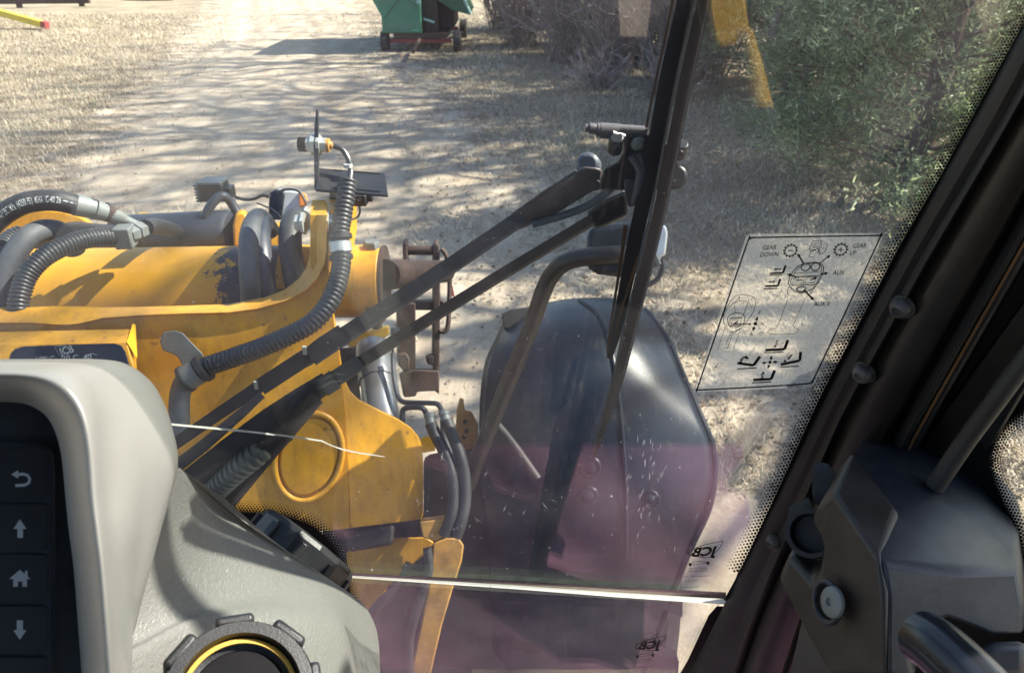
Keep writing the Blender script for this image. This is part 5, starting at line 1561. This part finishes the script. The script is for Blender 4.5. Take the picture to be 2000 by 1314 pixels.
smooth_tube('washer_hose', [g(1225, 338, .040), g(1205, 356, .040), g(1178, 382, .041), g(1140, 406, .042), g(1090, 424, .043), g(1040, 438, .043)], .0030, M['wiper_arm'], a1, n=24, seg=10)
# arm two
wpl('arm_cover', [(648, 566), (740, 500), (842, 452), (860, 500), (862, 580), (760, 630), (700, 650), (660, 622)], .046, .014, 'wiper', wip, .003, zA)
wpl('arm_cover_top', [(648, 563), (740, 497), (842, 449), (844, 470), (745, 522), (654, 582)], .0455, .018, 'wiper_arm', wip, .002, zA)  # light on this top face, put into its colour
b = MB(); bar(b, [(1160, 428), (1000, 524), (840, 622), (700, 710)], [24, 24, 24, 25], .046, .012); a2 = b.build('wiper_arm', M['wiper_brown'], loader, bevel=.003, label='lower thin wiper arm running beside the wide one')
b = MB(); bar(b, [(704, 706), (672, 728), (642, 748)], [32, 33, 33], .044, .016); bar(b, [(655, 740), (630, 757)], [40, 40], .043, .018); b.build('arm_sleeve', M['wiper_arm'], a2, bevel=.002)
b = MB(); bar(b, [(640, 745), (590, 778), (530, 820), (450, 884), (360, 960)], [40, 46, 52, 60, 66], .046, .020); b.build('arm_boot', M['bluegrey'], a2, bevel=.006)
b = MB(); bar(b, [(620, 775), (560, 838), (500, 905), (430, 985)], [30, 40, 44, 50], .040, .018); b.build('arm_boot', M['wiper'], a2, bevel=.008)
c = catmull([g(560, 838, .075), g(510, 880, .045), g(450, 930, .032), g(390, 985, .032)], 60); c, L = resample(c, 101)
b = MB(); b.tube([Vector(p) for p in c], [.0125 * (1.08 if (i % 5) in (1, 2, 3) else .9) for i in range(101)], 12); b.build('ribbed_hose', M['greypart'], a2)

# --- right pillar
pA0 = g(1420, 1170); pA1 = g(2000, 50)
pil_n = (pA1 - pA0).cross(Vector((.62, -.78, 0)))
PL = Plane(pA0, pil_n)
if PL.n.dot(EYE - pA0) < 0: PL.n = -PL.n
def pl(x, y, off=0.0): return PL(x, y, off)          # off > 0: towards the eye
def rail(pts): 
    return lambda t: (np.interp(t, np.linspace(0, 1, len(pts)), [p[0] for p in pts]), np.interp(t, np.linspace(0, 1, len(pts)), [p[1] for p in pts]))
# rails, each from the floor end to the roof end, all sampled at the same parameter
r_edge = rail([(1322, 1360), (1420, 1170), (1603, 778), (1760, 480), (1920, 196), (2090, -120)])
r_seal1 = rail([(1390, 1360), (1452, 1190), (1640, 790), (1798, 500), (1960, 226), (2110, -60)])
r_seal2 = rail([(1430, 1370), (1490, 1200), (1662, 800), (1826, 510), (1985, 240), (2150, -60)])
r_pan = rail([(1500, 1400), (1590, 1130), (1740, 820), (1910, 520), (2060, 250), (2260, -80)])
r_grv = rail([(1530, 1410), (1612, 1140), (1764, 832), (1934, 534), (2084, 262), (2300, -70)])
r_grv2 = rail([(1560, 1420), (1640, 1150), (1790, 842), (1958, 546), (2110, 274), (2330, -60)])
r_far = rail([(1700, 1460), (1790, 1190), (1920, 900), (2090, 620), (2240, 350), (2440, 0)])
def strip(rails, offs, n=24, mi=0):
    b = MB(); rows = []
    for t in np.linspace(0, 1, n): rows.append([pl(*r_(t), o_) for r_, o_ in zip(rails, offs)])
    b.loft(rows, mi); return b
def mid(a, c, f): return lambda t: tuple(np.array(a(t)) * (1 - f) + np.array(c(t)) * f)
pil = empty('x', (0, 0, 0), '', ''); bpy.data.objects.remove(pil)
b = strip([r_edge, mid(r_edge, r_seal1, .3), mid(r_edge, r_seal1, .7), r_seal1, mid(r_seal1, r_seal2, .5), r_seal2], [.002, .008, .010, .008, .014, .0])
b.build('glass_seal', M['seal'], loader, solid=.004)
b = strip([r_seal2, mid(r_seal2, r_pan, .1), mid(r_seal2, r_pan, .5), mid(r_seal2, r_pan, .92), r_pan, mid(r_pan, r_grv, .2), r_grv], [-.004, .004, .009, .006, .0, -.012, -.014])
pil = b.build('pillar_post', M['pillar'], loader, solid=.004, sharp=60, label='dark windscreen pillar with screw heads on the right')
b = strip([mid(r_pan, r_grv, .5), r_grv, mid(r_grv, r_grv2, .5), r_grv2], [-.013, .0, .004, -.010]); b.build('pillar_trim', M['pillar_trim'], pil, solid=.003)
b = strip([mid(r_grv, r_grv2, .98), mid(r_grv, r_grv2, 1.14)], [.001, .001]); b.build('door_seal_line', M['dull_orange'], pil, solid=.002)
b = strip([r_grv2, mid(r_grv2, r_far, .1), mid(r_grv2, r_far, .5), r_far], [-.006, -.035, -.045, -.03]); b.build('door_gap', M['seal'], pil, solid=.004)
# screw heads
for (x, y, s) in ((1765, 597, 21), (1690, 725, 20), (1514, 1054, 14)):
    c = pl(x, y, .010); r_ = s / FPX * PL.depth(x, y)
    b = MB(); b.lathe(c, PL.n, [(0, r_ * 1.15), (.002, r_ * 1.15), (.002, r_ * .98), (.006, r_ * .95), (.009, r_ * .72), (.010, r_ * .45), (.008, r_ * .30)], 26)
    sc = b.build('screw_head', M['screw'], pil)
# door frame and side window
DX = Plane(P(1900, 900, .62), (-0.93, -0.30, 0.22))
def dq(x, y, off=0.0): return DX(x, y, off)
if DX.n.dot(EYE - DX.p) < 0: DX.n = -DX.n
hole = catmull([(2080, 750), (2000, 800), (1957, 836), (1938, 874), (1932, 902), (1942, 942), (1962, 988), (1984, 1030), (2000, 1090), (2060, 1200)], 40)
b = MB()
outer = [(2080, 400), (1960, 560), (1880, 700), (1800, 860), (1740, 1000), (1640, 1250), (1600, 1420), (2150, 1420), (2150, 1200)]
outline = [tuple(p) for p in hole[::-1]] + outer[:-1]
outline = [(2150, 1200), (2060, 1200)] + [tuple(p) for p in hole[::-1]][1:] + outer[:8]
b.prism([dq(*p) for p in outline], [dq(*p, -.004) for p in outline])
door = b.build('side_door_border', M['black_print'], loader)
b = MB()
arc, L = resample(hole, int(np.linalg.norm(np.diff(hole, axis=0), axis=1).sum() / 7))
for i, (x, y) in enumerate(arc):
    t = arc[min(i + 1, len(arc) - 1)] - arc[max(i - 1, 0)]; t = t / np.linalg.norm(t); nn = np.array([t[1], -t[0]]); nn = nn if nn[0] > 0 else -nn
    for k in range(6):
        q = np.array([x, y]) + nn * (1 + 5.2 * k) + t * (3.5 if k % 2 else 0); n = 6; r_ = 3.9 - .5 * k
        b.add([dq(q[0] + r_ * math.cos(6.283 * j / n), q[1] + r_ * math.sin(6.283 * j / n), .001) for j in range(n)], [tuple(range(n))], 0, False)
b.build('dot_print', M['black_print'], door, kind='stuff')
b = MB(); gp = [(2200, 600), (1925, 700), (1925, 1100), (2050, 1300), (2250, 1300)]
b.prism([dq(*p, -.001) for p in gp], [dq(*p, -.0035) for p in gp]); b.build('side_glass', M['glass'], door)
# inner door frame
rA = rail([(1742, 960), (1835, 810), (1950, 650), (2120, 420)]); rB = rail([(1800, 975), (1880, 850), (1990, 690), (2150, 470)])
b = strip([rA, mid(rA, rB, .12), mid(rA, rB, .85), rB], [-.030, -.018, -.018, -.032], 14); b.build('door_frame', M['pillar'], door, solid=.004)
smooth_tube('door_frame_rod', [(1826, 950, .585), (1885, 862, .565), (1960, 760, .535), (2060, 620, .50)], .0070, M['seal'], door, n=20, seg=16)
# outer skin of the pillar and the door post
b = strip([r_seal2, r_pan, mid(r_grv2, r_far, .3)], [-.075, -.085, -.10], 12); b.build('pillar_skin', M['yellow'], loader, solid=.003)
b = MB(); pr = [(1905, 1420), (1915, 1130), (1925, 900), (1905, 700), (2010, 480), (2150, 250), (2400, 0), (2100, 0), (1700, 600), (1500, 1000), (1500, 1420)]
pr = [(1720, 1420), (1925, 1130), (1930, 900), (1970, 790), (2080, 560), (2240, 300), (2150, 200), (1990, 430), (1800, 720), (1600, 1060), (1520, 1420)]
b.prism([dq(x, y, -.05) for x, y in pr], [dq(x, y, -.06) for x, y in pr]); b.build('door_skin', M['black_paint'], door)
# sunshade added out of view to keep the sun off the latch
mc = P(1905, 1120, .515) + SUN_DIR * .62 + Vector((0, .03, .02))
b = MB(); b.box(mc, Vector((.12, -.02, 0)), Vector((.01, .070, 0)), Vector((0, 0, .21))); mir = b.build('latch_sunshade', M['black_paint'], loader, bevel=.02)
smooth_tube('sunshade_arm', [mc + Vector((0, 0, .12)), mc + Vector((-.08, .02, .30)), mc + Vector((-.22, .02, .36))], .012, M['black_paint'], mir, n=12)
# --- door latch
zL = zz(1350, 760, 2.372)
lat = None
def LP3(x, y, d): return P(*zL(x, y), d)
V = {'a': LP3(655, 475, .56), 'b': LP3(870, 790, .51), 'c': LP3(905, 960, .505), 'd': LP3(905, 1340, .50), 'e': LP3(640, 1330, .56), 'f': LP3(400, 885, .60), 'g': LP3(455, 765, .60),
     'h': LP3(555, 890, .575), 'i': LP3(592, 850, .57), 'j': LP3(610, 755, .57), 'k': LP3(598, 690, .572), 'l': LP3(553, 612, .58), 'm': LP3(578, 565, .58)}
b = MB()
fr = [V[k] for k in 'abcdefghijklm']; bk = [p + Vector((.035, .05, 0)) for p in fr]
b.prism(fr, bk)
lat = b.build('latch_cover', M['latch_lit_brown'], loader, bevel=.004, bseg=3, label='worn black plastic door latch cover at the lower right')
b = MB()
pts = {'A': (655, 475, .56), 'B': (820, 425, .585), 'C': (980, 370, .60), 'D': (1060, 432, .60), 'E': (1200, 480, .60), 'F': (1350, 600, .575), 'G': (1480, 760, .55), 'H': (1512, 835, .53),
       'I': (1225, 850, .50), 'J': (880, 800, .508), 'K': (1545, 1020, .51), 'L': (1545, 1140, .505), 'M_': (1400, 1150, .49), 'N_': (1330, 1120, .485), 'O': (1190, 1066, .485), 'Pp': (1090, 1085, .49), 'Q': (1030, 1140, .492), 'S_': (1010, 1210, .495), 'T_': (1040, 1340, .50), 'U': (905, 1340, .50), 'W': (905, 960, .505)}
names = list(pts); vs = [LP3(*pts[k]) for k in names]
pa_, pc_, ph_, pu_ = (LP3(*pts[k]) for k in ('A', 'C', 'H', 'U'))
tpl = Plane(pa_, (pc_ - pa_).cross(ph_ - pa_))
tp_pt = lambda k: tpl(*zL(*pts[k][:2]))
fpl2 = Plane(ph_, (ph_ - tp_pt('J')).cross(pu_ - ph_))
vs = [tp_pt(k) if k in 'ABCDEFGHIJ' else fpl2(*zL(*pts[k][:2])) for k in names]; ix = {k: i for i, k in enumerate(names)}
top = [ix[k] for k in ('A', 'B', 'C', 'D', 'E', 'F', 'G', 'H', 'I', 'J')]
front = [ix[k] for k in ('J', 'I', 'H', 'K', 'L', 'M_', 'N_', 'O', 'Pp', 'Q', 'S_', 'T_', 'U', 'W')]
nb_ = len(vs); back = [v + Vector((.06, .09, -.02)) for v in vs]
ring = [ix[k] for k in ('A', 'B', 'C', 'D', 'E', 'F', 'G', 'H', 'K', 'L', 'M_', 'N_', 'O', 'Pp', 'Q', 'S_', 'T_', 'U', 'W', 'J')]
fs = [tuple(top), tuple(front)]
for i in range(len(ring)):
    a_, c_ = ring[i], ring[(i + 1) % len(ring)]
    fs.append((a_, c_, nb_ + c_, nb_ + a_))
b.add(vs + back, fs, 0, False)
b.build('latch_body', M['latch'], lat, bevel=.007, bseg=4)
# screw pocket
sn = (V['b'] - V['a']).cross(V['f'] - V['a']).normalized()
if sn.dot(EYE - V['a']) < 0: sn = -sn
LPl = Plane(V['a'], sn)
def lq(x, y, off=0.0): return LPl(*zL(x, y), off)
pk = ellipse(630, 985, 56, 98, -.18, 28)
b = MB(); b.tube([lq(x, y, .001) for x, y in pk], .0022, 8, closed=True); b.build('screw_pocket_rim', M['latch'], lat)
b = MB(); b.add([lq(x, y, .0012) for x, y in pk], [tuple(range(len(pk)))], 0, False); b.build('screw_pocket', M['black_print'], lat)
b = MB(); c = lq(658, 985, .002); b.lathe(c, sn, [(0, .0112), (.002, .0105), (.004, .007), (.004, .003), (.002, .002)], 22); b.build('screw_head', M['greypart'], lat)
# ring catch behind the notch
b = MB(); c = LP3(568, 672, .60); ca = (EYE - c).normalized() + Vector((-.25, 0, .1)); b.lathe(c, ca, [(0, .012), (.0, .0185), (.012, .019), (.015, .0185), (.015, .0150), (.004, .0135)], 28); b.build('catch_ring', M['seal'], lat)
b = MB(); tp_ = [(565, 355), (600, 338), (632, 345), (660, 375), (735, 430), (700, 450), (650, 480), (590, 540), (566, 520), (560, 470)]
b.prism([LP3(x, y, .615) for x, y in tp_], [LP3(x, y, .635) for x, y in tp_]); b.build('torn_flap', M['rubber_grey'], lat)
b = MB(); tp_ = [(455, 545), (500, 520), (545, 500), (560, 540), (545, 570), (480, 590), (455, 620), (448, 660), (440, 640)]
b.prism([LP3(x, y, .618) for x, y in tp_], [LP3(x, y, .63) for x, y in tp_]); b.build('torn_foam', M['greypart'], lat)
# grab rod of the latch
smooth_tube('latch_lever', [LP3(1075, 1150, .470), LP3(1150, 1200, .455), LP3(1290, 1330, .43), LP3(1400, 1450, .41)], .0165, M['chromebar'], lat, n=16, seg=24, label='shiny dark round lever below the latch')
b = MB(); pr = [(1330, 1205), (1400, 1170), (1560, 1165), (1560, 1340), (1290, 1340)]
b.prism([LP3(x, y, .50) for x, y in pr], [LP3(x, y, .55) for x, y in pr]); b.build('door_lower_trim', M['latch'], door, bevel=.006)
# door lower panel closing the view below the latch
b = MB(); pr = [(1365, 1330), (1440, 1120), (1500, 1020), (1560, 1000), (1640, 1250), (1640, 1400), (1365, 1400)]
b.prism([pl(x, y, -.02) for x, y in pr], [pl(x, y, -.03) for x, y in pr]); b.build('pillar_foot', M['pillar'], pil)

# ================================================================== CONSOLE
zC = zz(0, 660, 2.0086)
def cr(pts, ds, n=44):
    v = []
    dd = np.interp(np.linspace(0, 1, len(pts)), np.linspace(0, 1, len(ds)), ds)
    for (x, y), d in zip(pts, dd): v.append(P(*zC(x, y), d))
    return catmull(v, n)
A2 = cr([(-60, 250), (40, 252), (110, 262), (175, 300), (215, 365), (240, 460), (256, 620), (270, 760), (290, 920), (325, 1380)], [.43, .43, .42])
A = cr([(-60, 205), (60, 212), (140, 232), (205, 280), (248, 350), (270, 450), (288, 620), (302, 760), (322, 920), (358, 1380)], [.385, .385, .375])
Bc = cr([(-60, 150), (80, 153), (175, 172), (250, 222), (305, 305), (335, 425), (352, 620), (370, 760), (390, 920), (424, 1380)], [.365, .365, .352])
B2 = cr([(-60, 122), (95, 126), (215, 142), (300, 188), (355, 280), (384, 425), (398, 620), (414, 760), (432, 945), (474, 1380)], [.372, .372, .360])
Cc = cr([(-60, 103), (120, 106), (260, 118), (350, 165), (402, 258), (428, 420), (438, 620), (452, 760), (472, 950), (518, 1380)], [.395, .395, .375])
Cd = cr([(-60, 92), (160, 92), (340, 100), (440, 136), (512, 222), (556, 350), (570, 520), (552, 740), (520, 980), (516, 1380)], [.44, .44, .425, .40])
D = cr([(-60, 85), (200, 84), (420, 86), (512, 110), (592, 170), (642, 252), (676, 350), (695, 440), (706, 525), (720, 640)], [.50, .50, .50])
# the hood side, from the rim back to the silhouette; its lower end runs into the shelf crease
D = cr([(-60, 85), (200, 84), (420, 86), (512, 110), (592, 170), (642, 252), (676, 350), (698, 500), (640, 720), (565, 1000), (516, 1190), (514, 1380)], [.50, .50, .50, .49, .47, .45, .43, .42])
E = [p + (EYE - Vector(p)).normalized() * -.07 + Vector((-.012, 0, -.008)) for p in D]
rows = []
ctrl = np.array([A2, A, Bc, B2, Cc, Cd, D, np.array([tuple(p) for p in E])])
ctrl_s = [catmull(ctrl[:, k], 35) for k in range(ctrl.shape[1])]
rows = [[Vector(ctrl_s[k][i]) for k in range(len(ctrl_s))] for i in range(36)]
b = MB(); b.loft(rows)
con = b.build('console', M['console'], loader, sharp=180, label='light grey moulded dashboard console with a display recess')
# shelf right of the crease
crease = cr([(698, 508), (640, 720), (565, 1000), (516, 1190), (512, 1240), (505, 1400)], [.485, .47, .45, .43, .42], 30)
q1 = cr([(700, 508), (720, 690), (740, 900), (780, 1060), (800, 1120), (800, 1400)], [.487, .505, .50, .49, .48], 30)
q2 = cr([(703, 509), (820, 690), (960, 850), (1040, 1000), (1120, 1110), (1160, 1400)], [.488, .55, .56, .55, .53], 30)
q3 = cr([(706, 510), (900, 690), (1120, 860), (1270, 1010), (1330, 1140), (1345, 1400)], [.490, .59, .62, .61, .58], 30)
q4 = cr([(709, 512), (960, 722), (1240, 912), (1335, 985), (1390, 1090), (1404, 1230), (1400, 1400)], [.492, .62, .66, .66, .62], 30)
q5 = [p + Vector((.01, .03, -.05)) for p in [Vector(x) for x in q4]]
ctrl = np.array([crease, q1, q2, q3, q4, np.array([tuple(p) for p in q5])])
cs_ = [catmull(ctrl[:, k], 30) for k in range(ctrl.shape[1])]
b = MB(); b.loft([[Vector(cs_[k][i]) for k in range(len(cs_))] for i in range(31)])
shelf = b.build('console_shelf', M['console_grain'], con, sharp=180)
# recess back and button panel
BP = Plane(P(*zC(100, 800), .435), (ray(100, 1050) * -1 + Vector((0.12, 0, 0))))
BPn = BP.n if BP.n.dot(EYE - BP.p) > 0 else -BP.n
BP.n = BPn
bq = lambda x, y, off=0.0: BP(*zC(x, y), off)
b = MB(); pr = [(-80, 230), (120, 240), (230, 320), (275, 480), (300, 760), (330, 1000), (370, 1400), (-80, 1400)]
b.prism([bq(*p, -.012) for p in pr], [bq(*p, -.02) for p in pr]); b.build('display_recess', M['black_paint'], con)
b = MB(); pr = catmull([(-80, 408), (60, 406), (150, 412), (196, 436), (214, 500), (216, 700), (216, 1000), (216, 1400)], 30)
pr = [tuple(p) for p in pr] + [(-80, 1400)]
b.prism([bq(*p, .0) for p in pr], [bq(*p, -.012) for p in pr]); b.build('display_frame', M['bluegrey'], con, bevel=.002)
for (y0, y1, ic) in ((432, 636, 'back'), (652, 834, 'up'), (850, 1036, 'home'), (1052, 1236, 'down'), (1252, 1430, None)):
    b = MB(); cx = 186
    pr = [(-80, y0), (cx - 14, y0), (cx, y0 + 12), (cx, y1 - 12), (cx - 14, y1), (-80, y1)]
    b.prism([bq(*p, .003) for p in pr], [bq(*p, -.004) for p in pr], 0)
    sf = lambda x, y: bq(x, y, .0034)
    if ic == 'back':
        stroke(b, [(62, 535), (92, 533), (108, 538), (117, 552), (113, 567), (98, 576), (60, 578)], 11, sf, 1)
        fill(b, [(44, 534), (72, 518), (72, 551)], sf, 1)
    elif ic == 'up':
        fill(b, [(78, 710), (104, 748), (52, 748)], sf, 1); fill(b, [(68, 744), (90, 744), (90, 783), (68, 783)], sf, 1)
    elif ic == 'down':
        fill(b, [(78, 1182), (104, 1144), (52, 1144)], sf, 1); fill(b, [(66, 1148), (66, 1106), (90, 1106), (90, 1148)], sf, 1)
    elif ic == 'home':
        fill(b, [(78, 908), (120, 944), (36, 944)], sf, 1); fill(b, [(52, 942), (106, 942), (106, 974), (88, 974), (88, 954), (70, 954), (70, 974), (52, 974)], sf, 1)
        fill(b, [(98, 912), (108, 912), (108, 934), (98, 926)], sf, 1)
    b.build('button', [M['plastic'], M['icon']], con)
# round vent, bottom
vc = P(463, 1378, .43)
va = ((EYE - vc).normalized() + Vector((.10, .10, .35))).normalized()
r_ = 143 / FPX * .43
b = MB(); b.lathe(vc, va, [(-.03, r_ * .98), (.0, r_), (.020, r_ * .99), (.024, r_ * .95), (.024, r_ * .80), (.016, r_ * .77), (.012, r_ * .60)], 64)
vent = b.build('air_vent', M['plastic'], con, sharp=30, label='round black air vent with a yellow ring')
b = MB(); b.lathe(vc + va * .0170, va, [(.0, r_ * .775), (.0018, r_ * .755), (.0018, r_ * .70), (0, r_ * .70)], 64, ring=True); b.build('vent_ring', M['ring_yellow'], vent)
u0 = (Vector((1, 0, 0)) - va * va.x).normalized(); w0 = va.cross(u0)
b = MB()
for k in range(8):
    an = 2 * math.pi * (k + .35) / 8; rd = u0 * math.cos(an) + w0 * math.sin(an); tg = va.cross(rd)
    b.box(vc + va * .012 + rd * r_ * .985, rd * .0035, tg * .0105, va * .0122)
b.build('vent_grip', M['plastic'], vent, bevel=.0025)
b = MB(); b.lathe(vc + va * .004, va, [(0, r_ * .70), (.006, r_ * .70), (.010, r_ * .62), (.010, r_ * .2)], 48); b.build('vent_disc', M['black_print'], vent)
# far vent seen edge on
vcc = P(580, 1090, .72); lng = (P(660, 1152, .69) - P(490, 1020, .68)); rad = lng.length * .54
ax_img = lng.cross(vcc - EYE).normalized(); ax_img = ax_img if ax_img.z > 0 else -ax_img
ax2 = (ax_img + (vcc - EYE).normalized() * .05).normalized()
b = MB(); b.lathe(vcc - ax2 * .018, ax2, [(-.01, rad * .92), (.0, rad), (.032, rad), (.038, rad * .95), (.038, rad * .8)], 14)
v2 = b.build('air_vent', M['plastic'], con, bevel=.002, sharp=20, label='round black air vent seen edge on behind the console')
lg_ = lng.normalized(); w2 = ax2.cross(lg_)
b = MB()
for k in range(10):
    an = 2 * math.pi * (k + .3) / 10; rd = lg_ * math.cos(an) + w2 * math.sin(an); tg = ax2.cross(rd)
    b.box(vcc - ax2 * .003 + rd * rad, rd * .003, tg * .004, ax2 * .014)
b.build('vent_grip', M['plastic'], v2, bevel=.001)

# ================================================================== REST OF THE CAB, out of the frame
def cbox(name, c, s, mat):
    b = MB(); b.box(Vector(c), (s[0], 0, 0), (0, s[1], 0), (0, 0, s[2])); return b.build(name, M[mat], loader, bevel=.02)
cbox('cab_roof', (-.30, -.42, 3.02), (.78, .82, .05), 'roof')
cbox('cab_floor', (-.30, .05, 1.14), (.78, .78, .03), 'roof')
cbox('floor_mat', (.06, .62, 1.178), (.43, .23, .006), 'mat')  # unseen mat, sized and coloured for its mauve reflection in the glass
def mirrored(x, y, t):
    """the place inside the cab whose reflection the windscreen shows at x, y"""
    d = ray(x, y); p = G(x, y); r = d - 2 * d.dot(G.n) * G.n
    return p + r * t
smooth_tube('reflected_dark_post', [mirrored(1046, 1125, .50), mirrored(1075, 1000, .62), mirrored(1110, 860, .66), mirrored(1160, 720, .60)], .03, M['plastic'], radii=[.014, .022, .030, .036], n=12)  # unseen post, added for the dark band it reflects in the glass
b = MB(); pr = [(1384, -60), (1386, 20), (1398, 88), (1412, 95), (1460, 84), (1465, 60), (1452, -60)]  # yellow shapes added out of view for their reflection in the windscreen
fr = [mirrored(x, y, .42) for x, y in pr]; b.prism(fr, [p + Vector((0, -.012, -.012)) for p in fr])
ys_ = b.build('reflected_yellow_tag', M['yellow_clean'], loader, bevel=.003)
b = MB(); L_ = [(1450, 70), (1462, 130), (1466, 190), (1466, 235)]; R_ = [(1468, 60), (1490, 130), (1504, 190), (1514, 235)]
rw_ = [[mirrored(*a_, .42 - .012 * i), mirrored(*c_, .42 - .012 * i)] for i, (a_, c_) in enumerate(zip(L_, R_))]
b.loft(rw_); b.build('reflected_yellow_strip', M['yellow_clean'], ys_, solid=.004)
b = MB(); b.box(Vector((.50, -.43, 2.05)), (.003, 0, 0), (0, .55, 0), (0, 0, .85)); b.build('added_dimming_glass', M['tinted'], loader)  # pane added out of view to dim the lit ground in the reflection
cbox('added_rear_mudguard', (.82, -.88, 1.33), (.31, .86, .015), 'black_gloss')  # added out of view to cover sunlit ground the windscreen would reflect
cbox('rear_wall', (-.30, -1.10, 1.75), (.78, .03, .62), 'roof')
st = cbox('seat_cushion', (-.30, -.35, 1.72), (.25, .26, .07), 'seatcloth')
cbox('seat_back', (-.30, -.66, 2.05), (.24, .07, .34), 'seatcloth')
cbox('seat_base', (-.30, -.38, 1.40), (.18, .18, .23), 'roof')
cbox('chassis_beam', (-.45, 1.0, .42), (.33, 1.0, .16), 'darkframe')
cbox('rear_chassis', (-.30, -.9, .85), (.6, 1.2, .28), 'darkframe')
for sx in (-1.35, .75):
    b = MB(); b.lathe(Vector((sx - .2, -1.0, .64)), (1, 0, 0), [(0, .3), (0, .6), (.06, .655), (.34, .655), (.40, .6), (.40, .3)], 40)
    b.build('rear_wheel', M['tyre'], loader)
b = MB(); b.lathe(Vector((-1.25 - .2, 2.02, .64)), (1, 0, 0), [(0, .3), (0, .6), (.06, .655), (.34, .655), (.40, .6), (.40, .3)], 40)
b.build('front_wheel', M['tyre'], loader)
